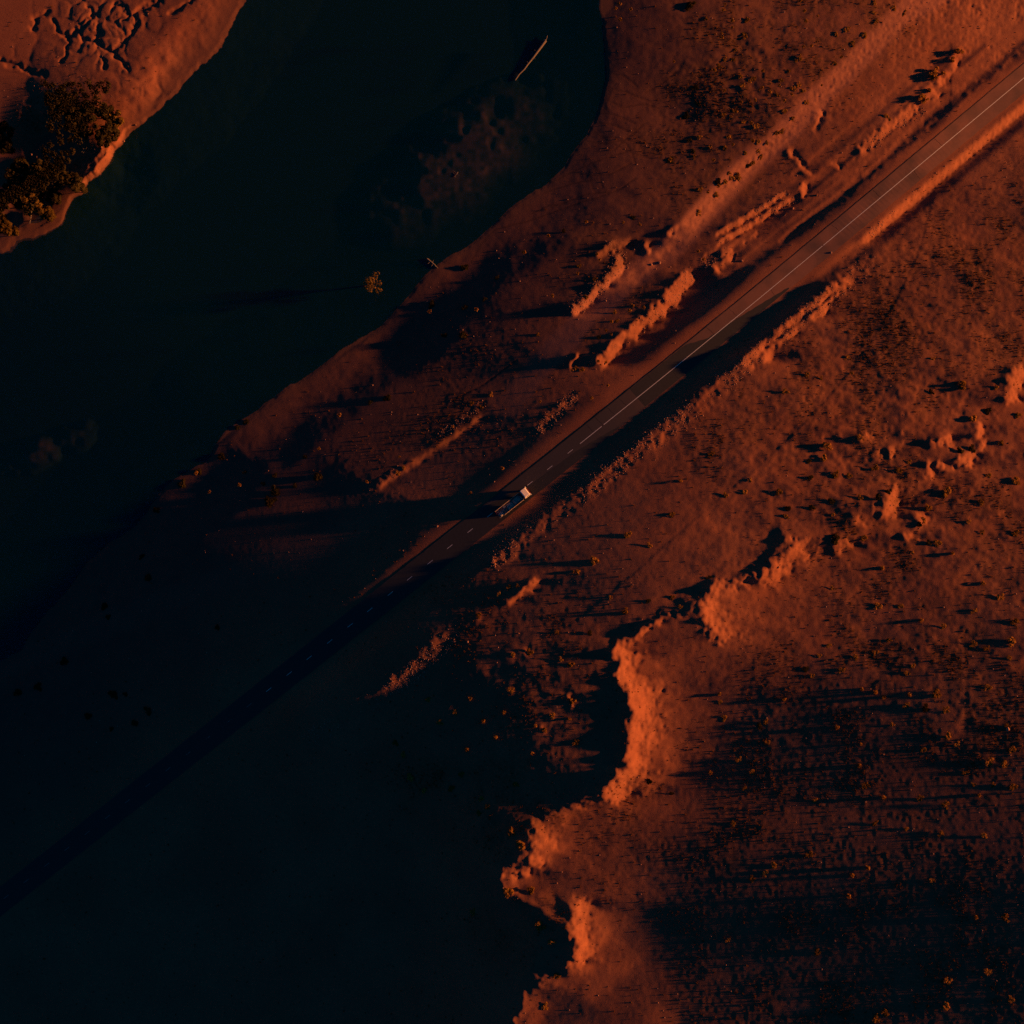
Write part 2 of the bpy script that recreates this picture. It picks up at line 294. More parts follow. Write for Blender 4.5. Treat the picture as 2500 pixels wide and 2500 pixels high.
# --- relief grid
DG = 0.45; NG = 800; gx = (np.arange(NG)-NG/2+0.5)*DG
GX, GY = np.meshgrid(gx, gx)
def project_grid(Z):
    U, V = to_px(GX, GY, Z); return U, V
Zc = np.zeros_like(GX)
for _ in range(4):
    U, V = project_grid(Zc); Zc = macro(U, V)
def level_map(U, V):
    lv = bil(LV, U/250.0, V/250.0); steep = np.zeros_like(lv)
    mott = 1+(0.4*vn(GX, GY, 7, 60)+0.5*vn(GX, GY, 2.6, 61)+1.0*vn(GX, GY, 1.0, 62))*(0.25+0.75*blob([(2150,1150,430,1),(2350,1700,500,1),(1790,180,150,.6),(1300,1800,300,.9),(1900,2100,350,.8),(2300,800,300,.7)], U, V)); lv = lv*np.clip(mott, 0.3, 1.8)
    n1, n2, n3 = vn(GX, GY, 3.4, 1), vn(GX, GY, 1.5, 2), vn(GX, GY, 0.9, 21); m1, m2, m3 = vn(GX, GY, 3.4, 3), vn(GX, GY, 1.5, 4), vn(GX, GY, 0.9, 22)
    tex = 0.85+0.9*vn(GX, GY, 2.1, 23)+0.7*vn(GX, GY, 1.0, 24)
    for st in ST:
        pl, hw, lev = st[:3]; lev = lev*1.3 if lev >= 135 else lev; right = st[3] if len(st) > 3 else 0
        us = [p[0] for p in pl]; vs = [p[1] for p in pl]; m = hw*2.4+16
        msk = (U > min(us)-m) & (U < max(us)+m+max(right, 0)*3) & (V > min(vs)-m) & (V < max(vs)+m)
        if not msk.any(): continue
        wa = 0.0 if right < 0 else (15.0 if right > 0 else min(hw*0.8, 9.0))
        un = U[msk]+wa*1.6*(n1+0.8*n2+0.6*n3)[msk]; vm = V[msk]+wa*1.6*(m1+0.8*m2+0.6*m3)[msk]
        d = seg_dist(un, vm, pl)
        w = np.exp(-(d/hw)**3) if hw > 5 else 1-sstep(hw*0.6, hw*1.5+0.8, d)
        if right > 0:
            eu = np.interp(vm, *zip(*sorted((p[1], p[0]) for p in pl))); q = un-eu
            inv = (vm > min(vs)) & (vm < max(vs))
            w = np.maximum(w, np.where(inv & (q > 0), np.exp(-(q/right)), 0)*0.8)
        if lev >= 118 and hw > 5 and right == 0:      # a broken, shaded edge on the side away from the sun
            dL = seg_dist(un+hw*1.9, vm, pl); steep[msk] += min(0.13, 0.3*(SIN*float(lin(lev)/lin(88.0))-SIN))*np.exp(-(dL/(hw*1.3))**2)*(1-w)
        if right > 0:
            dL = seg_dist(un+hw*1.2, vm, pl); steep[msk] += 0.30*np.exp(-(dL/(hw*0.8))**2)*(q < 0)
        tx = np.clip(tex[msk], 0.5, 1.35) if (lev > 80 and right >= 0) else 1.0
        cur = lin(lv[msk]); tg = lin(lev)*tx
        mixed = cur*(1-w)+tg*w
        lv[msk] = 255*np.where(mixed < 0.0031308, mixed*12.92, 1.055*np.power(np.maximum(mixed, 1e-9), 1/2.4)-0.055)
    return lv, steep
RIGHTB = [(2100,-2400),(1640,-700),(1480,-60),(1472,0),(1486,112),(1487,180),(1471,238),(1450,296),(1433,328),(1381,401),(1321,458),(1265,509),(1200,557),(1135,600),(1075,652),(1019,699),(975,755),(902,820),(800,890),(700,960),(626,1013),(552,1055),(505,1121),(432,1160),(380,1203),(345,1255),(280,1319),(207,1388),(121,1483),(39,1591),(-60,1650),(-500,1790),(-2600,2500)]
LEFTB = [(-2800,1700),(-900,950),(-200,700),(0,600),(60,575),(115,545),(160,500),(192,462),(195,436),(225,412),(252,388),(275,355),(290,338),(305,318),(330,292),(385,255),(432,212),(470,165),(505,125),(545,65),(588,0),(640,-120),(1100,-1000),(1700,-2400)]
def wpoly(pl): return [to_xy(u, v, WATER) for u, v in pl]
RIV = wpoly(RIGHTB + LEFTB); RB = wpoly(RIGHTB); LB = wpoly(LEFTB)
def inside(x, y, P):
    r = np.zeros(x.shape, bool); n = len(P)
    for i in range(n):
        (x1, y1), (x2, y2) = P[i], P[(i+1) % n]
        if y1 == y2: continue
        c = ((y1 > y) != (y2 > y)) & (x < (x2-x1)*(y-y1)/(y2-y1)+x1)
        r ^= c
    return r
RIVMASK = inside(GX, GY, RIV)
RFLAT = lin(88.0)
def solve(U, V, base):
    lv, steep = level_map(U, V)
    sd = seg_dist(GX, GY, RB)
    dim_silt = (1-sstep(18, 70, sd+14*vn(GX, GY, 14, 40)))*(U < 1900)
    I = SIN*lin(lv)/RFLAT/(1-0.48*dim_silt)
    # fine relief scatters the light: aim the mean slope so that the mean brightness is the one read off
    sg = 0.085; mu = np.linspace(-0.2, 0.9, 600); ph = np.exp(-0.5*(mu/sg)**2)/math.sqrt(2*math.pi)
    cd = 0.5*(1+np.tanh(0.7979*(mu/sg+0.044715*(mu/sg)**3))); E = sg*ph+mu*cd
    I = np.interp(I, np.maximum.accumulate(E)+np.arange(600)*1e-9, mu); I = np.maximum(I, np.where(U < 1350, 0.004-0.06*sstep(1300, 1700, V+(1050-U)*0.12), 0.004-0.032*sstep(1750, 2200, V)))
    g = np.clip((SIN - I)/math.cos(SUN_E), -0.75, TAN+0.06)
    fade = sstep(-120, -20, U)*(1-sstep(2520, 2620, U))*sstep(-120, -20, V)*(1-sstep(2520, 2620, V))
    g = g*fade
    N2 = NG*2; k = 2*np.pi*np.fft.fftfreq(N2, DG); KX, KY = np.meshgrid(k, k)
    mx = np.zeros((N2, N2)); gm = np.zeros((N2, N2))
    gxm = np.gradient(base, DG, axis=1)
    al, la = 0.22, 1/(75.0**2)
    g = np.where((lv < 20) & (gxm > g), np.minimum(gxm, 0.5), g)
    g = g+steep
    tgt = np.where(RIVMASK, 0, g-gxm)*(1-0.7*(1-sstep(250, 700, U))*sstep(1250, 1600, V)); z = np.zeros_like(base); extra = np.zeros_like(base)
    for it in range(5):
        gm[:] = 0; gm[NG//2:NG//2+NG, NG//2:NG//2+NG] = (tgt+extra)
        zh = (-1j*KX*np.fft.fft2(gm))/(KX**2+al*KY**2+la)
        z = np.real(np.fft.ifft2(zh))[NG//2:NG//2+NG, NG//2:NG//2+NG]
        extra = np.clip(extra + 0.8*(tgt - np.gradient(z, DG, axis=1)), -1.2, 0.6)
    return base + z, lv
Z1, _lv = solve(U, V, Zc)
U, V = project_grid(Z1); Zb = macro(U, V); Z1, LVM = solve(U, V, Zb)
bx = np.array([to_xy(u, v, WATER) for u, v in RIGHTB[2:31]])
def _at(A, x, y): return bil(A, x/DG+NG/2-0.5, y/DG+NG/2-0.5)
be = (wl(bx[:,0], bx[:,1])+0.25) - _at(Z1, bx[:,0], bx[:,1])
num_ = np.zeros_like(Z1); den_ = np.zeros_like(Z1); dmin_ = np.full(Z1.shape, 1e9)
for (qx, qy), e_ in zip(bx, be):
    d2 = (GX-qx)**2+(GY-qy)**2; w_ = np.exp(-d2/(2*16.0**2)); num_ += w_*e_; den_ += w_; dmin_ = np.minimum(dmin_, d2)
_fall = np.exp(-(np.sqrt(dmin_)/55.0)**2)
Z1 = Z1 + num_/(den_+1e-12)*_fall*np.where(den_ > 1e-9, 1, 0)
def coarse(x, y): return bil(Z1, x/DG+NG/2-0.5, y/DG+NG/2-0.5)
# --- road profile in the world
RU = np.linspace(-900, 3100, 420); RV = road_at(RU)
for _ in range(2):   # ease the bends
    RV = np.convolve(np.pad(RV, 12, mode='reflect', reflect_type='odd'), np.ones(25)/25, 'valid')
rz = np.zeros_like(RU)
for _ in range(5):
    rx, ry = to_xy(RU, RV, rz); rz = coarse(rx, ry)
    rz = np.convolve(np.pad(rz, 22, mode='edge'), np.ones(45)/45, 'valid')
rx, ry = to_xy(RU, RV, rz)
tx_ = np.gradient(rx); ty_ = np.gradient(ry); tl_ = np.hypot(tx_, ty_); nx_, ny_ = ty_/tl_, -tx_/tl_
rc = (coarse(rx+nx_*11, ry+ny_*11)-coarse(rx-nx_*11, ry-ny_*11))/22.0
rc = np.clip(np.convolve(np.pad(rc, 22, mode='edge'), np.ones(45)/45, 'valid'), -0.03, 0.14)
ROAD = np.stack([rx, ry, rz, rc], 1)
bankd = seg_dist(GX, GY, [to_xy(u, v, 0.0) for u, v in off(1250, 2040, 104, 40)])
_bh = np.interp(GX, [to_xy(1290,0,0)[0], to_xy(1420,0,0)[0], to_xy(1600,0,0)[0], to_xy(1800,0,0)[0], to_xy(1960,0,0)[0], to_xy(2080,0,0)[0]], [0, 0.05, 0.15, 0.15, 0.1, 0])
Z1 = Z1 + _bh*np.exp(-(bankd/3.4)**2)*(0.75+0.8*vn(GX, GY, 5, 71))
rs = np.r_[0, np.cumsum(np.hypot(np.diff(rx), np.diff(ry)))]
def road_dist(x, y):
    best = np.full(x.shape, 1e9, np.float32); zz = np.zeros(x.shape, np.float32); sg = np.zeros(x.shape, np.float32)
    P = ROAD[::7]
    for a, b in zip(P[:-1], P[1:]):
        dx, dy = b[0]-a[0], b[1]-a[1]; L2 = dx*dx+dy*dy
        t = np.clip(((x-a[0])*dx+(y-a[1])*dy)/L2, 0, 1)
        ex = x-a[0]-t*dx; ey = y-a[1]-t*dy; d = np.hypot(ex, ey)
        m = d < best
        best[m] = d[m]; sgn = np.sign(ex*dy-ey*dx); zz[m] = (a[2]+t*(b[2]-a[2])+np.clip(sgn*d, -11, 11)*(a[3]+t*(b[3]-a[3])))[m]; sg[m] = sgn[m]
    return best, zz, sg
# --- final sheet: fine in view, stretching to the horizon
core = np.arange(-170, 170.01, 0.37); outer = 170*np.cumprod(np.full(26, 1.135)); outer = np.append(outer, [6000, 9000])
ax = np.r_[-outer[::-1], core, outer]
X, Y = np.meshgrid(ax, ax); X = X.astype(np.float32); Y = Y.astype(np.float32)
xc = np.clip(X, -178, 178); yc = np.clip(Y, -178, 178)
Z = coarse(xc, yc)
PU, PV = to_px(X, Y, Z)
far = np.maximum(np.abs(X), np.abs(Y)); Z = Z*(1-0.5*sstep(180, 900, far)) - 4.0*sstep(180, 900, far)
VEG = blob([(1780,200,190,1),(2000,80,170,1),(2130,30,120,.9),(1750,420,110,.8),(2080,330,70,.35),(2200,800,200,.8),(2450,700,250,.8),(2100,950,220,.7),(1850,1050,170,.5),(2200,1300,250,.6),(2450,1300,200,.6),(2250,1600,260,.9),(2450,1850,250,1),(2000,1800,260,.8),(2250,2100,280,.9),(1850,2150,220,.7),(1600,2050,160,.5),(2000,2400,300,.8),(2400,2400,250,.8),(1250,1900,200,.8),(1100,1900,150,.7),(1350,1600,150,.5),(1300,1750,150,.6),(1540,760,70,.6),(1450,640,80,.6),(1450,840,60,.6),(1100,1000,200,.4),(1100,1500,150,.4),(150,380,140,1),(1250,2250,120,.8),(1600,350,120,.5)], PU, PV)
patch = vn(X, Y, 9, 5)+0.6*vn(X, Y, 3.7, 6)+0.35*vn(X, Y, 1.7, 7)
VEG = np.clip(VEG*(0.75+1.3*patch), 0, 1)
SMOOTH = blob([(2100,150,120,.9),(1950,330,100,.9),(2300,60,110,.9),(1820,470,90,.9),(2200,200,80,.7),(1450,420,140,.9),(1560,180,110,.8),(1300,540,120,.9),(1150,680,130,.9),(900,950,150,.8),(700,1120,150,.8),(500,1280,160,.8),(300,1500,160,.8)], PU, PV)
TRK = [[(2320,-40),(2200,40),(2130,110),(2070,170),(2010,225),(1950,290),(1890,350),(1800,430),(1740,490),(1690,545),(1648,597),(1586,641),(1524,686),(1440,760),(1380,830),(1300,920),(1200,1030),(1080,1130),(950,1240),(834,1306),(600,1396),(400,1467),(200,1551),(0,1628),(-300,1740)]]
td = seg_dist(PU, PV, TRK[0]); TRACK = (1-sstep(20, 42, td+10*patch))*(0.15+0.85*sstep(1100, 1500, PU))
RUT = np.zeros(X.shape, np.float32)
inn = (np.abs(X) < 171) & (np.abs(Y) < 171)
wu = PU + 2.5*vn(X, Y, 4, 8); wv = PV + 2.5*vn(X, Y, 4, 9)
for pl in TYRE:
    us = [p[0] for p in pl]; vs = [p[1] for p in pl]
    m = (PU > min(us)-8) & (PU < max(us)+8) & (PV > min(vs)-8) & (PV < max(vs)+8)
    if m.any(): RUT[m] = np.maximum(RUT[m], 0.9*(1-sstep(0.8, 2.8, seg_dist(wu[m], wv[m], pl))))
rough = np.clip(0.25+0.75*VEG-0.6*TRACK-0.3*SMOOTH, 0.06, 1)
rubble = np.zeros(X.shape, np.float32)
RUBBLE = [([(1816,893),(1897,823),(1969,765),(2073,690),(2120,640)],26),([(1441,1193),(1548,1100),(1683,1007),(1810,895)],28),([(1206,1365),(1283,1305),(1420,1205)],26),([(770,1800),(900,1720),(1010,1640),(1095,1550)],26),
 ([(1477,883),(1551,806),(1628,744),(1688,670)],17),([(1404,755),(1464,697),(1516,645),(1500,600)],20),([(1756,569),(1845,517),(1919,473)],9),([(1762,591),(1845,542),(1938,488)],9),([(1321,1044),(1397,968)],16),([(2120,360),(2179,310),(2255,270)],12),([(1720,640),(1790,610)],14),([(2130,560),(2250,430),(2330,360)],20),([(990,1140),(905,1190)],12),([(1080,1060),(1180,985)],10)]
for pl, hw in RUBBLE:
    us = [p[0] for p in pl]; vs = [p[1] for p in pl]; mm = hw*2
    m = (PU > min(us)-mm) & (PU < max(us)+mm) & (PV > min(vs)-mm) & (PV < max(vs)+mm)
    if m.any(): rubble[m] = np.maximum(rubble[m], 1-sstep(hw*0.5, hw*1.3, seg_dist(PU[m], PV[m], pl)))
rd, rzz, rsg = road_dist(X, Y)
wr = 1-sstep(3.9, 11.5-4.0*sstep(1780, 2080, PU), rd)
amp = (rough*(1-wr))*(far < 185)
relief = (0.10*vn(X, Y, 7.5, 10)+0.07*vn(X, Y, 3.3, 11)+0.09*vn(X, Y, 1.6, 12)+0.13*vn(X, Y, 0.8, 13))
Z = Z + relief*amp*0.75 + rubble*(1-wr)*(0.20*vn(X, Y, 1.5, 14)+0.11*vn(X, Y, 0.8, 15)) - RUT*0.045
Z = Z*(1-wr) + (rzz-0.07)*wr
litm = sstep(105, 150, bil(LVM, xc/DG+NG/2-0.5, yc/DG+NG/2-0.5))*(far < 172)*(1-wr)
Z = Z - litm*(0.45*np.abs(vn(X*0.30, Y, 1.4, 72))+0.28*np.abs(vn(X*0.45, Y, 0.8, 73))+0.22*vn(X, Y, 0.85, 74))
# river bed and banks
near = far < 9001
ins = inside(X, Y, RIV)
dr = seg_dist(X, Y, RB); dl = seg_dist(X, Y, LB)
wob = 2.2*vn(X, Y, 13, 63)+0.8*vn(X, Y, 5, 16)+0.35*vn(X, Y, 2.2, 17)+0.2*vn(X, Y, 1.1, 64)
d_r = np.where(ins, dr, -dr) + wob; d_l = np.where(ins, dl, -dl) + wob*1.6+0.9*vn(X, Y, 3.0, 80)+0.5*vn(X, Y, 1.3, 81)
riv = ins
# gentle beach on the right bank, a cut bank on the left
WL = wl(X, Y)
beach = sstep(-20, -2, d_r)*(dr < dl)*(rd > 12)
Z = np.where((dr < dl) & (d_r <= 0), Z*(1-beach)+np.minimum(Z, WL+0.10-0.115*d_r)*beach, Z)
Z = np.where((dr < dl) & (d_r <= 0) & (dr < 5) & (rd > 12), np.maximum(Z, WL+0.04-0.04*d_r), Z)
Z = np.where((dr < dl) & (d_r > 0) & (rd > 12), WL+0.06-0.11*d_r, Z)
cut = np.exp(-((PU-240)/75)**2-((PV-385)/80)**2)      # the one steep stretch of the far bank
lb = sstep(-13, 0, d_l)*(dl <= dr)*(1-cut)
Z = np.where((dl <= dr) & (d_l <= 0), np.maximum(Z*(1-lb)+(WL+0.22)*lb, WL+0.22+0.5*cut), Z)
Z = np.where((dl <= dr) & (d_l > 0), WL+0.22+0.5*cut-(0.16+0.7*cut)*d_l, Z)
def worley(x, y, cell, seed):
    rs_ = np.random.RandomState(seed); T = rs_.rand(64, 64, 2)
    cx = np.floor(x/cell).astype(int); cy = np.floor(y/cell).astype(int); f1 = np.full(x.shape, 9.0); f2 = np.full(x.shape, 9.0)
    for a in (-1, 0, 1):
        for b in (-1, 0, 1):
            t = T[(cx+a) % 64, (cy+b) % 64]; d = np.hypot(cx+a+t[...,0]-x/cell, cy+b+t[...,1]-y/cell)
            f2 = np.where(d < f1, f1, np.minimum(f2, d)); f1 = np.minimum(f1, d)
    return f1, f2
holl = blob([(-10,320,95,2.6),(-20,430,90,2.4),(100,330,75,2.6),(70,300,60,2.2),(60,470,85,2.4),(20,540,55,2.2),(130,430,55,1.6)], PU, PV)*(dl <= dr)*sstep(0, 9, -d_l)*(~ins)
Z = Z-holl  # hollow added so the grove's clearing falls into shade
m = (PU < 660) & (PV < 420) & (far < 172) & (dl <= dr) & (d_l < 0)
xx = X[m]+2.2*vn(X, Y, 5, 50)[m]+1.0*vn(X, Y, 2, 51)[m]; yy = Y[m]+2.2*vn(X, Y, 5, 52)[m]+1.0*vn(X, Y, 2, 53)[m]
reg = blob([(245,65,85,1.0),(130,70,60,.35),(340,50,50,.5),(50,155,45,.3),(365,210,45,.5),(300,170,40,.5)], PU[m], PV[m])
fa, fb = worley(xx, yy*1.2, 7.0, 4); ga, gb = worley(xx, yy, 3.1, 9)
Z[m] += reg*(0.42*sstep(0, 0.30, fb-fa)*np.clip(1-fa*0.6, 0, 1)+0.12*sstep(0, 0.25, gb-ga)*(reg > 0.45)-0.4)
for pl, hw, _l in CRACKS:
    us = [p[0] for p in pl]; vs = [p[1] for p in pl]
    m = (PU > min(us)-30) & (PU < max(us)+30) & (PV > min(vs)-30) & (PV < max(vs)+30)
    dd = seg_dist(PU[m]+9*(vn(X, Y, 2.5, 30)+vn(X, Y, 1.1, 31))[m], PV[m]+9*(vn(X, Y, 2.5, 32)+vn(X, Y, 1.1, 33))[m], pl)
    Z[m] -= 0.40*np.exp(-(dd/(hw*1.1))**2)
bar = np.exp(-(((PU-1130)*0.80+(PV-390)*-0.60)/230.0)**2-(((PU-1130)*0.60+(PV-390)*0.80)/95.0)**2)
bar2 = np.exp(-(((PU-110)*0.9-(PV-1095)*0.43)/130.0)**2-(((PU-110)*0.43+(PV-1095)*0.9)/40.0)**2)
barn = np.clip(np.maximum(bar, 0.5*bar2)*(1+0.8*vn(X, Y, 8, 18)+0.5*vn(X, Y, 2.5, 19))*1.3-0.2, 0, 1)
deep = (Z < WL) & (ins | ((np.minimum(dr, dl) < 6) & (holl < 0.05))) & (rd > 9)
bed = np.maximum(Z, WL-3.2)
bed = np.where(deep, bed*(1-barn**0.5)+(WL-0.06)*barn**0.5, bed)
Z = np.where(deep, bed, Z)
WET = (1-0.8*barn*deep)*np.clip(1-(Z-WL)/np.where(dl < dr, 1.1, 0.55), 0, 1)*(far < 9001)*np.where(ins | (np.minimum(dr, dl) < 18), 1, 0)
LX = ax
def ground(x, y):
    ix = np.clip(np.searchsorted(LX, x)-1, 0, len(LX)-2); iy = np.clip(np.searchsorted(LX, y)-1, 0, len(LX)-2)
    tx = (x-LX[ix])/(LX[ix+1]-LX[ix]); ty = (y-LX[iy])/(LX[iy+1]-LX[iy])
    return (Z[iy,ix]*(1-tx)+Z[iy,ix+1]*tx)*(1-ty)+(Z[iy+1,ix]*(1-tx)+Z[iy+1,ix+1]*tx)*ty
def place(u, v, up=0.0):     # where a photograph pixel meets the ground (or a point `up` metres above it)
    z = 0.0
    for _ in range(6):
        x, y = to_xy(u, v, z+up); z = float(ground(x, y))
    return float(x), float(y), z
n = len(ax); me = bpy.data.meshes.new('ground')
me.vertices.add(n*n); co = np.stack([X, Y, Z], 2).astype(np.float32).ravel(); me.vertices.foreach_set('co', co)
ii = np.arange(n*n).reshape(n, n); q = np.stack([ii[:-1,:-1], ii[:-1,1:], ii[1:,1:], ii[1:,:-1]], 2).reshape(-1, 4)
me.loops.add(q.size); me.loops.foreach_set('vertex_index', q.ravel().astype(np.int32))
me.polygons.add(len(q)); me.polygons.foreach_set('loop_start', np.arange(0, q.size, 4, dtype=np.int32)); me.polygons.foreach_set('loop_total', np.full(len(q), 4, np.int32))
me.polygons.foreach_set('use_smooth', np.ones(len(q), bool))
ca = me.attributes.new('soil', 'FLOAT_COLOR', 'POINT')
ca.data.foreach_set('color', np.stack([VEG, TRACK, RUT, WET], 2).astype(np.float32).ravel())
DIM_SILT = (1-sstep(18, 70, dr+14*vn(X, Y, 14, 40)))*(PU < 1900)*(dr < dl)
cs_ = me.attributes.new('dim_silt', 'FLOAT', 'POINT'); cs_.data.foreach_set('value', DIM_SILT.astype(np.float32).ravel())
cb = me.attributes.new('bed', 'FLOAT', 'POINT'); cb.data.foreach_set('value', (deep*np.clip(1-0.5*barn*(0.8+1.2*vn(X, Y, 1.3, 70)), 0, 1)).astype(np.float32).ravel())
me.update(); me.validate()
go = bpy.data.objects.new('ground', me); COL.objects.link(go); tag(go, kind='structure')
def ground_mat():
    m, t, p = new_mat('red_earth'); L = t.links.new; N = t.nodes.new
    at = N('ShaderNodeAttribute'); at.attribute_name = 'soil'; ab = N('ShaderNodeAttribute'); ab.attribute_name = 'bed'
    sp = N('ShaderNodeSeparateColor'); L(at.outputs['Color'], sp.inputs[0])
    tc = N('ShaderNodeTexCoord')
    def noise(sc, det=4, ro=0.55):
        a = N('ShaderNodeTexNoise'); a.inputs['Scale'].default_value = sc; a.inputs['Detail'].default_value = det; a.inputs['Roughness'].default_value = ro
        L(tc.outputs['Object'], a.inputs['Vector']); return a.outputs[0]
    def ramp(x, a, b):
        r = N('ShaderNodeMapRange'); r.inputs[1].default_value = a; r.inputs[2].default_value = b; L(x, r.inputs[0]); return r.outputs[0]
    def mix(f, a, b):
        r = N('ShaderNodeMixRGB'); L(f, r.inputs[0])
        for i, c in ((1, a), (2, b)):
            if isinstance(c, tuple): r.inputs[i].default_value = (*c, 1)
            else: L(c, r.inputs[i])
        return r.outputs[0]
    def mul(a, b):
        r = N('ShaderNodeMath'); r.operation = 'MULTIPLY'
        for i, c in ((0, a), (1, b)):
            if isinstance(c, float): r.inputs[i].default_value = c
            else: L(c, r.inputs[i])
        return r.outputs[0]
    big = noise(0.05, 5); mid = noise(0.6, 5, 0.65); fine = noise(4.2, 4, 0.75)
    c = mix(ramp(big, 0.35, 0.65), (0.30, 0.105, 0.055), (0.36, 0.138, 0.072))
    c = mix(mul(ramp(mid, 0.35, 0.7), 0.45), c, (0.25, 0.085, 0.050))
    asl = N('ShaderNodeAttribute'); asl.attribute_name = 'dim_silt'
    c = mix(asl.outputs['Fac'], c, mix(ramp(noise(0.25, 6, 0.65), 0.3, 0.7), (0.135, 0.058, 0.043), (0.185, 0.078, 0.054)))  # damp silt tone; part of the flats' shade is put into this colour
    c = mix(mul(sp.outputs[0], ramp(noise(1.3, 6, 0.7), 0.36, 0.56)), c, (0.14, 0.064, 0.027))
    c = mix(mul(sp.outputs[1], 0.75), c, (0.36, 0.150, 0.100))
    c = mix(mul(ramp(fine, 0.45, 0.7), 0.5), c, (0.20, 0.07, 0.045))
    c = mix(mul(ramp(noise(1.9, 2, 0.5), 0.60, 0.70), 0.55), c, (0.12, 0.05, 0.03))
    c = mix(mul(sp.outputs[2], 0.85), c, (0.10, 0.042, 0.030))  # the ruts' small shadows are darkened into the soil colour
    c = mix(mul(at.outputs['Alpha'], 0.55), c, (0.10, 0.058, 0.045))
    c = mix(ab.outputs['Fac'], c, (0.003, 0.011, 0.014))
    L(c, p.inputs['Base Color']); p.inputs['Roughness'].default_value = 0.95; p.inputs['Specular IOR Level'].default_value = 0.1
    b1 = N('ShaderNodeBump'); b1.inputs['Strength'].default_value = 0.85; b1.inputs['Distance'].default_value = 0.04; L(fine, b1.inputs['Height'])
    b2 = N('ShaderNodeBump'); b2.inputs['Strength'].default_value = 0.14; b2.inputs['Distance'].default_value = 0.08; L(mid, b2.inputs['Height']); L(b1.outputs[0], b2.inputs['Normal'])
    L(b2.outputs[0], p.inputs['Normal'])
    return m
me.materials.append(ground_mat())
# --- river surface
def water_mat():
    m, t, p = new_mat('river_water'); L = t.links.new; N = t.nodes.new
    t.nodes.remove(p); out = t.nodes['Material Output']
    tr = N('ShaderNodeBsdfTransparent'); tr.inputs[0].default_value = (0.93, 0.95, 0.95, 1)
    gl = N('ShaderNodeBsdfGlossy'); gl.inputs['Roughness'].default_value = 0.05
    fr = N('ShaderNodeLayerWeight'); fr.inputs[0].default_value = 0.5; pw = N('ShaderNodeMath'); pw.operation = 'POWER'; pw.inputs[1].default_value = 5; L(fr.outputs['Facing'], pw.inputs[0]); pa = N('ShaderNodeMath'); pa.operation = 'MULTIPLY_ADD'; pa.inputs[1].default_value = 0.98; pa.inputs[2].default_value = 0.02; L(pw.outputs[0], pa.inputs[0])
    nz = N('ShaderNodeTexNoise'); nz.inputs['Scale'].default_value = 0.8; nz.inputs['Detail'].default_value = 4
    tc = N('ShaderNodeTexCoord'); L(tc.outputs['Object'], nz.inputs['Vector'])
    bp = N('ShaderNodeBump'); bp.inputs['Strength'].default_value = 0.06; bp.inputs['Distance'].default_value = 0.1
    L(nz.outputs[0], bp.inputs['Height']); L(bp.outputs[0], gl.inputs['Normal']); L(bp.outputs[0], fr.inputs['Normal']); fr = pa
    df = N('ShaderNodeBsdfDiffuse'); df.inputs[0].default_value = (0.002, 0.105, 0.165, 1); md = N('ShaderNodeMixShader'); md.inputs[0].default_value = 0.16; L(tr.outputs[0], md.inputs[1]); L(df.outputs[0], md.inputs[2])
    mx = N('ShaderNodeMixShader'); L(fr.outputs[0], mx.inputs[0]); L(md.outputs[0], mx.inputs[1]); L(gl.outputs[0], mx.inputs[2])
    L(mx.outputs[0], out.inputs['Surface']); return m
rp = [to_xy(u, v, WATER) for u, v in RIGHTB]; lp = [to_xy(u, v, WATER) for u, v in LEFTB][::-1]
def resample(pl, k):
    P = np.array(pl); s = np.r_[0, np.cumsum(np.hypot(*np.diff(P, axis=0).T))]; t = np.linspace(0, s[-1], k)
    return np.stack([np.interp(t, s, P[:,0]), np.interp(t, s, P[:,1])], 1)
A = resample(rp, 160); B = resample(lp, 160); D = B-A; D /= np.linalg.norm(D, axis=1)[:,None]
A = A-D*3; B = B+D*3
vv = [(a[0], a[1], float(wl(a[0], a[1]))) for a in A]+[(b[0], b[1], float(wl(a[0], a[1]))) for a, b in zip(A, B)]
wo_ = mesh_obj('river', vv, [(i+1, i, 160+i, 161+i) for i in range(159)], water_mat()); tag(wo_, kind='structure')

# ------------------------------------------------------------------ road
def road_frame(s):
    x = np.interp(s, rs, ROAD[:,0]); y = np.interp(s, rs, ROAD[:,1]); z = np.interp(s, rs, ROAD[:,2])
    x2 = np.interp(s+1, rs, ROAD[:,0]); y2 = np.interp(s+1, rs, ROAD[:,1]); x1 = np.interp(s-1, rs, ROAD[:,0]); y1 = np.interp(s-1, rs, ROAD[:,1])
    d = np.array([x2-x1, y2-y1]); d /= np.linalg.norm(d)
    return np.array([x, y, z]), d, np.array([d[1], -d[0]])       # position, heading (up the road), right-hand normal
def strip(name, s0, s1, a, b, dz, mat, parent=None, step=2.0, jag=0.0):
    k = max(2, int((s1-s0)/step)+1); v = []
    for s in np.linspace(s0, s1, k):
        p, d, r = road_frame(s)
        ja = jag*(random.random()-0.5); jb = jag*(random.random()-0.5)
        c = np.interp(s, rs, ROAD[:,3])
        v.append((*(p[:2]+r*(a+ja)), p[2]+dz+c*(a+ja))); v.append((*(p[:2]+r*(b+jb)), p[2]+dz+c*(b+jb)))
    return mesh_obj(name, v, [(2*i, 2*i+1, 2*i+3, 2*i+2) for i in range(k-1)], mat, parent)
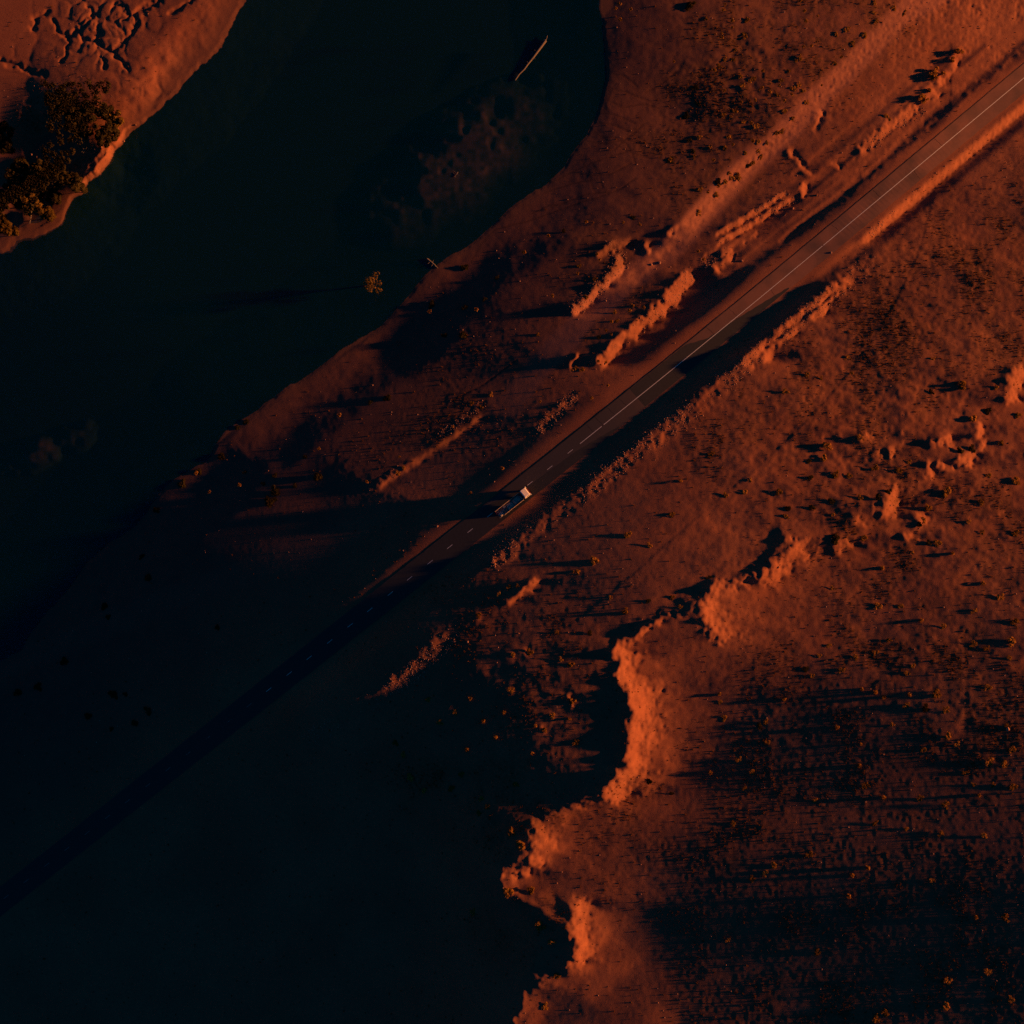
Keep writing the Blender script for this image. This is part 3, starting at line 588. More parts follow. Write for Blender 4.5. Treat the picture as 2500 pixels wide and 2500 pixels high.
def asphalt():
    m, t, p = new_mat('asphalt'); L = t.links.new; N = t.nodes.new
    tc = N('ShaderNodeTexCoord'); a = N('ShaderNodeTexNoise'); a.inputs['Scale'].default_value = 0.12; a.inputs['Detail'].default_value = 6
    b = N('ShaderNodeTexNoise'); b.inputs['Scale'].default_value = 5; b.inputs['Detail'].default_value = 3
    L(tc.outputs['Object'], a.inputs['Vector']); L(tc.outputs['Object'], b.inputs['Vector'])
    mx = N('ShaderNodeMixRGB'); L(a.outputs[0], mx.inputs[0]); mx.inputs[1].default_value = (0.068, 0.058, 0.056, 1); mx.inputs[2].default_value = (0.092, 0.074, 0.068, 1)
    sx = N('ShaderNodeSeparateXYZ'); L(tc.outputs['Object'], sx.inputs[0]); dr_ = N('ShaderNodeMapRange'); dr_.inputs[1].default_value = 30; dr_.inputs[2].default_value = 80; L(sx.outputs[0], dr_.inputs[0])
    du = N('ShaderNodeMath'); du.operation = 'MULTIPLY'; du.use_clamp = True; L(dr_.outputs[0], du.inputs[0]); du2 = N('ShaderNodeMapRange'); du2.inputs[1].default_value = 0.2; du2.inputs[2].default_value = 0.6; L(a.outputs[0], du2.inputs[0]); L(du2.outputs[0], du.inputs[1])
    md_ = N('ShaderNodeMixRGB'); L(du.outputs[0], md_.inputs[0]); L(mx.outputs[0], md_.inputs[1]); md_.inputs[2].default_value = (0.27, 0.125, 0.085, 1); mx = md_
    m2 = N('ShaderNodeMixRGB'); m2.inputs[0].default_value = 0.3; m2.blend_type = 'OVERLAY'; L(mx.outputs[0], m2.inputs[1]); L(b.outputs[0], m2.inputs[2])
    L(m2.outputs[0], p.inputs['Base Color']); p.inputs['Roughness'].default_value = 0.9; p.inputs['Specular IOR Level'].default_value = 0.15
    bp = N('ShaderNodeBump'); bp.inputs['Strength'].default_value = 0.2; bp.inputs['Distance'].default_value = 0.03; L(b.outputs[0], bp.inputs['Height']); L(bp.outputs[0], p.inputs['Normal'])
    return m
road = strip('road', 1, rs[-1]-1, -3.55, 3.65, 0.0, asphalt(), step=1.5, jag=0.12); tag(road, kind='structure')
def s_of(u): return float(np.interp(u, RU, rs))
dash_u = [1392,1342,1294,1196,1148,1098,1050,1000,953,903,855,805,755,706,656,608,559,509,460,410,361,311,262,213,163,114,64,15]
for u in dash_u:
    s = s_of(u); strip('lane_dash', s-0.98, s+0.98, -0.07, 0.07, 0.007, M['white_paint'] if u > 640 else M['dim_paint'], road, 1.0)
def dark_strip(prof, name='dark_asphalt_strip'):      # a darker length of asphalt: (px along the road, left edge m, right edge m)
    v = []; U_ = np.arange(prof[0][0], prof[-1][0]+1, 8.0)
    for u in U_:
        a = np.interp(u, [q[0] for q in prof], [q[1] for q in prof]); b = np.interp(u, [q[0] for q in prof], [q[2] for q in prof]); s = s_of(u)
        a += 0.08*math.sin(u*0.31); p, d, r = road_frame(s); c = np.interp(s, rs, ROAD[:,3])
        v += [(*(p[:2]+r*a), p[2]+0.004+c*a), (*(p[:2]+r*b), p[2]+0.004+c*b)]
    return mesh_obj(name, v, [(2*i, 2*i+1, 2*i+3, 2*i+2) for i in range(len(U_)-1)], M['dark_asphalt'], road)
dark_strip([(1556,-3.3,3.5),(1690,-3.3,3.5),(1730,-0.6,3.5),(1790,0.3,3.5),(1850,1.6,3.5),(1915,3.2,3.5)])
dark_strip([(-850,-3.4,3.55),(1185,-3.4,3.55),(1240,-1.5,3.55),(1300,0.4,3.55),(1400,1.0,3.55),(1455,2.2,3.55),(1500,3.3,3.55)])
strip('solid_line', s_of(1416), s_of(1469), -0.085, 0.085, 0.007, M['white_paint'], road)
strip('solid_line', s_of(1474), s_of(2008), -0.085, 0.085, 0.007, M['white_paint'], road)
strip('solid_line', s_of(2010), rs[-1]-2, -0.075, 0.105, 0.007, M['white_paint'], road)
strip('dark_edge_line', s_of(1150), rs[-1]-2, -3.50, -3.41, 0.006, M['crack'], road, 1.5, 0.05)  # thin dark line along the left road edge
for u, side in [(1450,-1),(1472,-1),(1502,-1),(1530,-1),(1600,-1),(1560,1),(1640,1),(1800,-1),(1745,-1),(1880,1),(2050,-1),(2150,-1),(2230,1),(2300,-1)]:
    s = s_of(u); v = []
    for k in range(7):
        p, d, r = road_frame(s+random.uniform(-.12, .12)-0.25*k*0.2); a = side*(0.25+k*0.5)
        zc_ = p[2]+0.005+a*np.interp(s, rs, ROAD[:,3]); v += [(*(p[:2]+r*a-d*0.05), zc_), (*(p[:2]+r*a+d*0.05), zc_)]
    mesh_obj('crack', v, [(2*i, 2*i+1, 2*i+3, 2*i+2) for i in range(6)], M['crack'], road)

# ------------------------------------------------------------------ the truck
def build_truck():
    p, d, r = road_frame(s_of(1259)-2.1); c = p[:2]+r*1.62
    s_ = s_of(1259)-2.1; cf = float(np.interp(s_, rs, ROAD[:,3])); p2 = road_frame(s_+4)[0]; p1 = road_frame(s_-4)[0]
    t = empty('flatbed_truck', (c[0], c[1], p[2]+cf*1.62+0.01))
    fw = Vector((d[0], d[1], (p2[2]-p1[2])/8)).normalized(); lf = Vector((-r[0], -r[1], -cf)); up = fw.cross(lf).normalized(); lf = up.cross(fw)
    t.rotation_euler = Matrix((fw, lf, up)).transposed().to_euler()
    tag(t, 'long flatbed truck with white cab and pale side rails driving up the road', 'truck')
    # local: x forward, y left; overall x -5.8 .. 5.7
    ch = MB().box(-5.5, 4.6, -0.55, -0.38, 0.75, 1.0).box(-5.5, 4.6, 0.38, 0.55, 0.75, 1.0)
    for x in (-5.3, -3.5, -1.5, 0.5, 2.5, 4.4): ch.box(x, x+0.12, -0.38, 0.38, 0.8, 0.95)
    ch.box(0.2, 1.6, -1.1, -0.6, 0.55, 1.02).box(0.0, 1.3, 0.6, 1.1, 0.55, 1.02)
    ch.build('chassis', M['chassis'], t)
    # cab: profile extruded with a roof that falls gently to the front
    prof = [(3.55,0.75),(5.45,0.62),(5.62,0.75),(5.62,1.75),(5.40,2.72),(5.24,2.86),(3.75,3.16),(3.62,3.12),(3.55,3.0)]
    bm = bmesh.new(); L_ = [bm.verts.new((x, -1.22, z)) for x, z in prof]; R_ = [bm.verts.new((x, 1.22, z)) for x, z in prof]
    bm.faces.new(L_); bm.faces.new(R_[::-1])
    for i in range(len(prof)):
        j = (i+1) % len(prof); bm.faces.new((L_[i], R_[i], R_[j], L_[j]))
    bmesh.ops.recalc_face_normals(bm, faces=bm.faces[:])
    bmesh.ops.bevel(bm, geom=bm.edges[:], offset=0.09, segments=3, affect='EDGES', profile=0.5)
    mb = MB(); mb.add_bm(bm); cab = mb.build('cab', M['cab'], t, smooth=False)
    MB().box(5.0, 5.33, -1.12, 1.12, 2.5, 2.56).build('sun_visor', M['red_paint'], cab)
    b = MB(); b.v = [(5.64,-1.05,1.8),(5.64,1.05,1.8),(5.44,1.0,2.62),(5.44,-1.0,2.62)]; b.f = [(0,1,2,3)]
    b.build('windscreen', M['glass'], cab)
    for sgn in (-1, 1):
        MB().box(4.15, 5.05, sgn*1.225-0.004, sgn*1.225+0.004, 1.75, 2.55).build('side_window', M['glass'], cab)
        mr = MB().box(5.52, 5.68, sgn*1.32-0.20, sgn*1.32+0.20, 1.75, 2.45, 0.03); mr.tube([(5.55, sgn*1.1, 2.5), (5.6, sgn*1.36, 2.42)], [0.03, 0.03])
        mr.build('mirror', M['cab'], cab)
        MB().box(5.62, 5.68, sgn*0.85-0.2, sgn*0.85+0.2, 0.9, 1.12, 0.02).build('headlight', M['lamp'], cab)
        MB().box(4.9, 5.02, sgn*1.24-0.02, sgn*1.24+0.03, 1.5, 1.56).build('door_handle', M['chassis'], cab)
    for k in range(5): MB().box(3.85+k*0.26, 3.93+k*0.26, -0.95, 0.95, 3.1-k*0.052-0.01, 3.135-k*0.052).build('roof_rib', M['cab'], cab)
    MB().box(5.55, 5.80, -1.2, 1.2, 0.45, 0.78, 0.04).build('bumper', M['red_paint'], t)
    MB().box(5.625, 5.66, -0.75, 0.75, 1.1, 1.6, 0.01).build('grille', M['chassis'], t)
    MB().box(3.15, 3.35, -1.0, 1.0, 1.05, 2.3).build('air_intake', M['chassis'], t)
    # load bed
    for k in range(12):
        y0 = -1.2+k*0.2; MB().box(-5.7, 3.05, y0+0.008, y0+0.192, 1.05, 1.12).build('bed_plank', M['bed'], t)
    rails = []
    for sgn, x0 in ((1, -5.7), (-1, -3.85)):
        rl = MB().box(x0, 3.0, sgn*1.24-0.05, sgn*1.24+0.05, 1.62, 1.75, 0.02).build('side_rail', M['rail'], t)
        MB().box(x0, 3.0, sgn*1.22-0.02, sgn*1.22+0.02, 1.12, 1.615).build('side_board', M['bed'], t)
        x = x0+0.1
        while x < 3.0:
            MB().box(x, x+0.08, sgn*1.285-0.025, sgn*1.285+0.025, 1.0, 1.63).build('stake', M['rail'], rl); x += 1.1
    MB().box(3.02, 3.10, -1.24, 1.24, 1.12, 2.0).build('headboard', M['chassis'], t)
    MB().box(-5.78, -5.70, 0.25, 1.24, 1.0, 1.6).build('tailgate', M['red_paint'], t)
    rp_ = MB()
    for y in (-0.9, -0.45, 0.0): rp_.box(-6.2, -5.72, y-0.05, y+0.05, 0.98, 1.04)
    rp_.box(-6.2, -6.1, -1.0, 0.1, 0.985, 1.035); rp_.build('tail_ramp', M['chassis'], t)
    for sgn in (-1, 1): MB().box(-5.82, -5.76, sgn*0.95-0.12, sgn*0.95+0.12, 0.8, 0.92).build('tail_lamp', M['red_paint'], t)
    for x, dual in ((4.75, 0), (-2.6, 1), (-3.95, 1)):
        for sgn in (-1, 1):
            w0, w1 = (0.88, 1.2) if not dual else (0.62, 1.2)
            ty = MB(); ty.tube([(x, sgn*w0, 0.5), (x, sgn*(w0+0.04), 0.5), (x, sgn*(w1-0.04), 0.5), (x, sgn*w1, 0.5)], [0.42, 0.5, 0.5, 0.42], 20)
            wh = ty.build('wheel', M['rubber'], t)
            MB().tube([(x, sgn*(w1-0.02), 0.5), (x, sgn*(w1+0.015), 0.5)], [0.27, 0.22], 14).build('rim', M['rim'], wh)
    for sgn in (-1, 1): MB().box(-4.7, -1.9, sgn*0.95-0.3, sgn*0.95+0.3, 1.012, 1.035).build('mudguard', M['chassis'], t)
    return t
truck = build_truck()
def cargo(name, label, cat, x, y, z, rz, verts_builder, mat):
    mw = Matrix.Translation(truck.location) @ truck.rotation_euler.to_matrix().to_4x4()
    b = MB(); verts_builder(b); o = b.build(name, mat)
    o.matrix_world = mw @ Matrix.Translation((x, y, z)) @ Matrix.Rotation(rz, 4, 'Z')
    tag(o, label, cat); return o
def lumpy(sx, sy, sz, seed):
    rr = random.Random(seed)
    def f(b):
        nx, ny = 10, 8
        for j in range(ny+1):
            for i in range(nx+1):
                a = i/nx*2-1; c = j/ny*2-1; e = max(abs(a), abs(c))
                h = sz*(1-e**6)*(0.75+0.35*rr.random()) if e < 0.99 else 0
                b.v.append((a*sx, c*sy, h))
        for j in range(ny):
            for i in range(nx):
                k = j*(nx+1)+i; b.f.append((k, k+1, k+nx+2, k+nx+1))
        k = len(b.v); b.v += [(-sx,-sy,0),(sx,-sy,0),(sx,sy,0),(-sx,sy,0)]; b.f.append((k+3,k+2,k+1,k))
    return f
cargo('tarpaulin_bundle', 'grey tarpaulin bundle in the front half of the truck bed', 'tarpaulin', 1.35, 0.1, 1.123, 0.04, lumpy(1.25, 1.0, 0.42, 3), M['tarp'])
cargo('tarpaulin_bundle', 'flatter grey tarpaulin bundle amidships in the truck bed', 'tarpaulin', -1.15, -0.15, 1.123, -0.05, lumpy(1.1, 0.95, 0.36, 5), M['tarp'])
def board(b): b.box(-0.09, 0.09, -0.75, 0.75, 0, 0.10)
cargo('pale_board', 'pale board lying across the bed just behind the truck cab', 'board', 2.72, -0.2, 1.123, 0.1, board, M['pale'])
def crate(b):
    b.box(-0.4, 0.4, -0.3, 0.3, 0, 0.42, 0.01)
    for x in (-0.3, 0, 0.3): b.box(x-0.05, x+0.05, -0.31, 0.31, 0.421, 0.44)
cargo('crate', 'small wooden crate against the left rail of the truck bed', 'crate', -2.8, 0.7, 1.123, 0.05, crate, M['crate'])
def pole(b): b.tube([(-1.1, 0, 0.06), (1.1, 0.1, 0.06)], [0.05, 0.05], 8)
cargo('pole', 'thin pole lying lengthwise in the rear of the truck bed', 'pole', -3.7, 0.05, 1.123, 0.2, pole, M['pale'])
cargo('canvas_heap', 'crumpled dark canvas heap at the tail of the truck bed', 'canvas', -4.75, -0.35, 1.123, 0.3, lumpy(0.6, 0.6, 0.3, 9), M['tarp'])

# ------------------------------------------------------------------ vegetation
def rnd_unit(rr):
    while True:
        v = Vector((rr.uniform(-1,1), rr.uniform(-1,1), rr.uniform(-1,1)))
        if 0.05 < v.length < 1: return v.normalized()
def foliage(b, rr, centres, per, leaf):
    for c, ra in centres:
        for _ in range(per):
            d = rnd_unit(rr); p = Vector(c) + Vector((d.x*ra, d.y*ra, d.z*ra*0.8))*(rr.random()**0.45)
            if p.z < 0.02: p.z = 0.02+0.05*rr.random()
            nrm = (d*1.1+Vector((0, 0, 0.45))+rnd_unit(rr)*0.75).normalized(); a = nrm.cross(rnd_unit(rr))
            if a.length < 0.1: continue
            a.normalize(); e = nrm.cross(a); l = leaf*rr.uniform(0.6, 1.4)
            b.quad(p, a*l, e*l*0.7)
def shrub_mesh(seed, mat, leaf=0.15, per=24, flat=0.8):
    rr = random.Random(seed); b = MB(); cs = []
    for k in range(rr.randint(5, 8)):
        a = rr.uniform(0, 6.28); q = rr.uniform(0.15, 0.72)
        cs.append(((math.cos(a)*q, math.sin(a)*q, rr.uniform(0.25, 0.95)*flat), rr.uniform(0.28, 0.46)))
    foliage(b, rr, cs, per, leaf)
    for c, _ in cs: b.tube([(0,0,-0.15), (c[0]*0.5, c[1]*0.5, c[2]*0.45), c], [0.05, 0.035, 0.012], 4, False)
    me = bpy.data.meshes.new('shrub'); me.from_pydata(b.v, [], b.f); me.materials.append(mat); me.update(); return me
OL = [shrub_mesh(100+i, M['olive'], 0.17) for i in range(8)]
DK = [shrub_mesh(200+i, M['dark_leaf'], 0.18, flat=0.65) for i in range(6)]  # shrubs that stand unlit: their shade is put into the leaf colour
SHR_O = """1723,46,6 1751,55,4 1769,27,5 1827,18,5 1825,50,8 1816,87,8 1769,109,4 1795,122,6 1744,123,4 1769,145,6 1790,145,6 1755,161,6 1808,184,8 1814,209,6 1841,211,5 1839,190,7 1750,259,5 1766,281,7 1792,270,6 1790,285,4 1823,280,5 1816,298,6 1779,307,5 1847,306,8 1765,319,4 1708,335,7 1783,335,6 1814,333,5 1769,360,6 1734,360,6 1694,384,6 1820,375,6 1771,383,5 1839,250,5 1787,246,4 1810,236,5
1899,233,6 1880,243,4 1969,250,6 1980,245,4 1915,272,7 1911,264,5 1893,279,5 1936,289,7 1909,319,8 1897,324,7 1853,345,7 1872,349,6 1853,368,6 1857,382,6 1837,397,7 1781,423,6 1801,432,10 1785,434,8 1770,444,8 1748,474,8 1709,464,6 1714,494,5 1705,519,8 1859,258,5 1833,254,4 1909,250,5 1950,208,7 1940,216,6 1962,222,6
2134,6,7 2184,19,8 2208,31,8 2134,31,6 2140,52,7 2068,69,8 2109,85,8 2082,108,8 2039,155,6 2026,178,5 1954,141,7 1956,151,5 1937,153,5 1926,172,6 1919,187,5 1906,196,6 1943,94,5 1939,70,5 1929,47,5 2012,38,5 2041,83,6 1970,82,4 2163,284,6 2136,329,5
2340,125,10 2326,143,8 2286,168,10 2278,181,11 2282,191,8 2257,241,11 2249,237,8 2270,220,7 2303,179,6
1501,763,6 1507,784,6 1489,792,5 1545,746,7 1566,759,5 1477,813,4 1489,821,4 1452,637,5 1414,649,6 1458,649,4 1553,568,5 1704,651,5 1692,632,5 1406,682,5 1431,724,7 1454,682,6
1313,817,6 1421,904,6 1406,899,6 1395,908,4 1459,885,5 1476,889,5 1198,963,6 1152,984,6 1174,995,6 1107,1045,4 980,1118,4 971,1155,7 986,1142,6 902,1178,5 1226,1144,5 1150,1204,5
1532,1306,9 1584,1332,7 1450,1370,11 1407,1396,9 1265,1431,6 1243,1435,6 1219,1450,7 1168,1504,8 1489,1459,6 1528,1491,10 1642,1459,8 1662,1483,6 1252,1599,8 1291,1593,9 1368,1610,6 1396,1623,8 1362,1545,6 1640,1258,7 1662,1174,5
2067,874,8 1970,915,8 1921,956,9 2005,924,6 2080,911,6 2279,876,7 2350,941,11 2434,947,7 2486,1014,9 2374,1023,11 2020,1088,11 2011,1120,10 2098,1068,9 1739,1109,7 2039,1159,9 2072,1161,8 2137,1144,9 2193,1148,9 2219,1127,7 2443,1081,9 2413,1161,7 2482,1176,10 2314,1198,13 2266,1239,10 2396,1226,9 2098,1215,8 1919,1260,7 2035,1256,6 1901,1202,8 1830,1172,6 1817,1202,7 1770,1209,7 2255,1269,8 2111,1312,9 2288,1327,9 2365,1273,8 2478,1301,9 2400,1301,7 2227,1349,6 2326,1351,5 2154,1386,6 2033,1437,7 2201,1480,8 2145,1480,10 2400,1424,6 2443,1459,10 2378,1493,9 2249,1515,6 2305,1532,8 2478,1519,10 2024,1576,8 2171,1563,8 2378,1576,9 2409,1584,8 2469,1567,11 2089,1606,8 2141,1593,9 1985,1649,7 2055,1636,8 2227,1627,8 2214,1645,7 2465,1606,7 2001,1601,7
1759,1713,7 1757,1694,5 1770,1754,8 1871,1763,8 1873,1815,7 1821,1925,7 1839,1886,9 1735,1886,6 1804,1856,9 1914,1707,6 2104,1683,5 2137,1690,6 2158,1703,6 2214,1722,8 2221,1696,6 2288,1696,10 2413,1679,9 2314,1735,9 2180,1770,7 2044,1776,6 2102,1817,4 2460,1774,7 2314,1800,10 2339,1817,8 2257,1830,9 2473,1830,11 2417,1860,11 2452,1865,10 2357,1886,9 2098,1869,6 2115,1921,8 2378,1916,7 2426,1916,8 2473,1921,9 2391,1942,5 1990,1955,7 2249,1951,8 2158,1947,6 2309,1968,10 2296,2037,8 2404,2042,9 2214,2024,7 2137,2011,8 1977,2089,9 1890,2115,8 1869,2132,8 1839,2145,8 1791,2011,8 2119,2119,6 2080,2137,6 2275,2154,8 2072,2188,6 2456,2244,10 2383,2240,6 1778,2296,7 1998,2326,7 2314,2396,10 2413,2374,9 2162,2473,10 2137,2486,10 2469,2439,8 2309,2460,10
1045,1709,7 1247,1685,8 1109,1739,7 1075,1765,8 1148,1705,6 1399,1713,10 1349,1748,7 1329,1783,8 1390,1755,5 1308,1772,5 1407,1813,8 1299,1839,5 1127,1890,7 1101,1925,9 1001,1899,9 1178,1950,8 1192,1972,8 1170,1985,8 967,1813,7 984,1843,7 1036,1929,8 1260,1916,8 1273,2067,12 1247,2033,11 1239,2180,11 1299,2175,10 1157,2223,9 1317,2262,11 1347,2301,9 1360,2383,8 1329,2456,9 1180,1760,6 1210,1800,6 1230,1740,6 1140,1830,6"""
SHR_D = """1686,14,13 1551,39,5 1585,40,4 1600,36,4 1622,33,5 1635,33,4 1748,68,5 1769,93,6 1744,132,6 1698,214,9 1726,211,6 1703,253,9 1676,282,9 1686,344,9 1760,366,6 1692,369,7 1638,393,9 1502,60,6 1528,72,5 1493,72,5 1504,97,6 1520,14,6 1485,33,6 1630,193,4 1754,444,9 1828,404,9 1818,374,6 1768,362,7 1726,419,5 1737,480,6 1815,333,5
1532,767,6 1462,825,7 1545,531,7 1514,564,4 1425,564,5 1482,943,4 1443,974,5 1318,984,4 945,971,10 904,984,8 842,1021,6 1440,1547,8 1582,1468,8 1979,1127,8 1977,1168,9 2344,1101,11 2374,1096,10 2171,1200,10 2145,1217,11 2031,1226,9 1981,1241,9 1923,1243,8 2244,1280,8 2033,1319,13 2270,1325,10 2275,958,8 2413,1006,10 1731,1411,9 1968,1636,9 1856,1776,10 2262,1731,10 1584,1908,8 1640,1938,7
600,1030,9 581,1045,8 542,1114,10 484,1151,10 512,1158,6 445,1181,13 380,1240,12 745,1112,8 792,1099,5 598,1153,7 671,1160,9 643,1181,7 607,1186,6 721,1186,8 777,1166,12 673,1199,14 660,1224,14 540,1203,5 363,1410,10 253,1481,11 265,1505,9 531,1537,9 155,1617,14 93,1678,10 41,1691,13 276,1697,11 306,1695,8 216,1747,11 360,1734,13 330,1771,11 272,1781,8 345,1360,9
1131,648,13 1213,678,8 1278,637,6 1377,566,7 1336,598,5 1053,743,10 1135,751,9 1183,732,7 1165,771,6 1057,779,6 1131,820,12 1086,820,8 1623,419,6 1347,734,5"""
def parse(t): return [tuple(float(q) for q in w.split(',')) for w in t.split()]
ANCH = [  # places one can find in the photograph, used to say where a shrub stands
 (1560,50,'on the flat beside the river at the top edge'),(1760,60,'on the scrubby flat near the top edge, left of the dirt track'),(1930,80,'between the scrubby flat and the dirt track at the top edge'),(2110,50,'along the upper edge of the dirt track at the top'),
 (1700,250,'on the scrubby flat facing the criss-cross tyre tracks'),(1800,210,'in the middle of the scrubby flat left of the dirt track'),(1940,190,'beside the bend of the dirt track'),(1770,330,'on the lower scrubby flat left of the dirt track'),(1890,310,'on the left verge of the dirt track'),(1690,390,'on the scrubby flat nearest the beach'),(1770,450,'where the dirt track nears the gravel berms'),
 (2290,180,'in the row along the bank above the paved road'),(2150,300,'between the dirt track and the paved road'),(1470,620,'behind the upper lit gravel berm'),(1520,780,'behind the long bright gravel berm'),(1690,640,'between the gravel berms and the ridged spoil'),(1420,900,'below the tip of the long bright berm'),
 (1150,990,'at the upper end of the thin lit ridge left of the road'),(960,1140,'at the lower end of the thin lit ridge left of the road'),(1180,1160,'on the verge just left of the truck'),
 (1550,560,'on the pale sand fan below the tyre tracks'),(1330,590,'on the beach along the river bend'),(1110,700,'on the dim beach near the small log'),(900,970,'on the dim sand between river and thin lit ridge'),(640,1100,'on the dark sand nearest the river'),(700,1180,'in the dark clump of the dim flat'),(400,1230,'at the edge of the dark river shallows'),(300,1450,'on the dark flat along the faint wheel track'),(150,1650,'on the dark flat by the left edge below the wheel track'),(310,1740,'on the dark flat between the wheel track and the road'),(530,1530,'alone on the dark flat left of the road'),
 (1440,1380,'on the slope right of the road below the truck'),(1560,1320,'on the slope above the hill shadow, right of the truck'),(1220,1440,'beside the short lit berm below the road'),(1290,1600,'on the dim slope under the hill edge'),(1380,1580,'just below the lit scarp of the hill'),(1530,1480,'at the foot of the lit crest'),(1650,1470,'between the two lit lobes of the crest'),(1100,1740,'beside the lit rubble band low beside the road'),(1340,1770,'in the shadow left of the bright hill edge'),(1020,1870,'in the dark hollow at the lower centre'),(1170,1960,'in the ring-shaped scrub of the dark hollow'),(1260,2060,'on the ragged edge of the lower lit crest'),(1260,2190,'on the broken crest above the bottom edge'),(1330,2330,'at the left foot of the lowest bright mound'),
 (1960,920,'just behind the lit rubble bank right of the road'),(2080,890,'near the dark gully right of the road'),(2270,920,'on the open slope right of the dark gully'),(2440,980,'near the bright patch at the right edge'),(2000,1110,'left of the bright hummocks on the right slope'),(2090,1150,'below the bright hummocks on the right slope'),(2200,1140,'among the bright hummocks on the right slope'),(2370,1080,'right of the bright hummocks near the right edge'),(2160,1210,'against the brightest hummock of the right slope'),(2300,1220,'on the bare ground right of the brightest hummock'),(2440,1190,'by the right edge below the bright hummocks'),(2000,1240,'on the dim ground left of the brightest hummock'),(1820,1190,'midway between rubble bank and lit crest'),(2060,1320,'at the upper end of the lit crest'),(2250,1300,'on the slope under the brightest hummock'),(2420,1310,'by the right edge level with the lit crest'),(2140,1420,'on the slope right of the lit crest'),(2420,1470,'in the scrub at the right edge below the crest'),(2250,1520,'in the dim scrub right of the hill'),(2060,1600,'in the dim scrub behind the hill crest'),(2200,1630,'in the middle of the dim right-hand scrub'),(2430,1590,'in the dim scrub by the right edge'),
 (1770,1730,'on the hill top with long shadows'),(1850,1790,'on the far side of the hill top'),(1800,1890,'on the lower hill top'),(1600,1920,'on the hill right behind the brightest edge'),(2130,1700,'in the dark scrub of the lower right'),(2290,1730,'in the thick scrub of the lower right'),(2430,1770,'in the lit scrub by the right edge'),(2440,1870,'in the largest lit scrub patch by the right edge'),(2300,1830,'in the scrub left of the largest lit patch'),(2110,1880,'in the dark band of the lower right'),(2400,1930,'below the largest lit scrub patch by the right edge'),(2260,1990,'in the dim scrub under the lit patch'),(2000,1960,'on the dark slope right of the hill'),(1880,2120,'on the dark slope above the bottom centre'),(2080,2130,'in the dark scrub of the lower right slope'),(2330,2060,'in the dark scrub nearer the right edge'),(1880,2310,'on the dark slope near the bottom edge'),(2420,2250,'in the near-black corner at the lower right'),(2360,2410,'in the lower right corner'),(2200,2470,'in the scrub lit at the bottom edge'),
]
ORD = ['first','second','third','fourth','fifth','sixth','seventh','eighth','ninth','tenth','eleventh','twelfth','thirteenth','fourteenth','fifteenth','sixteenth']
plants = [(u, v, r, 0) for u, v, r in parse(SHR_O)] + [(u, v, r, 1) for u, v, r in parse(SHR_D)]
plants.sort(key=lambda p: -p[2]); small = [p for p in plants if p[2] < 4.5]; plants = [p for p in plants if p[2] >= 4.5]
over = plants[300:]; plants = plants[:300]
groups = {}
for p in plants:
    k = min(range(len(ANCH)), key=lambda i: (ANCH[i][0]-p[0])**2+(ANCH[i][1]-p[1])**2); groups.setdefault(k, []).append(p)
rr = random.Random(11)
SH_POS = []
for k, lst in groups.items():
    lst.sort(key=lambda p: p[0]); where = ANCH[k][2]
    for i, (u, v, r, dk) in enumerate(lst):
        R_ = r*S*1.18; tall = (u > 2230 and v < 260) or r >= 10; hgt = R_*(0.9 if (u > 2230 and v < 260) else (0.45 if r >= 10 else 0.26)*(0.65 if (u > 1650 and v > 1380) else 1.0))*(1 if not dk else 0.8)
        x, y, z = place(u, v, hgt*0.5)
        for _k in range(12):      # a shrub on the waterline stands on the bank, not in the river
            if u > 1500 or v > 1650 or z > float(wl(x, y))+0.02: break
            x += 0.8; y -= 0.9; z = float(ground(x, y))
        nm = 'dark_shrub' if dk else 'olive_shrub'
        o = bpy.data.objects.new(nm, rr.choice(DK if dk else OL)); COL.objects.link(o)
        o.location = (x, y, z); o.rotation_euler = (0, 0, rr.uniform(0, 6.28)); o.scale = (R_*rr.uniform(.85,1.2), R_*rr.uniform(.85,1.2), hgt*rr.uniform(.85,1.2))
        kind = 'dark low shrub' if dk else 'olive shrub'
        if len(lst) == 1: lab = 'lone %s %s' % (kind, where)
        else:
            pos = 'leftmost' if i == 0 else ('rightmost' if i == len(lst)-1 else ORD[i]+' from left')
            lab = '%s, %s %s' % (kind, pos, where)
        if len(lab.split()) > 16: lab = lab.replace('dark low shrub', 'dark shrub').replace(' from left', '').replace('olive shrub, ', '').replace('the ', '') if len(lab.split()) > 17 else lab.replace(' from left', '').replace('low shrub', 'shrub')
        tag(o, lab, 'shrub', 'scattered shrubs on the red earth'); SH_POS.append((x, y))
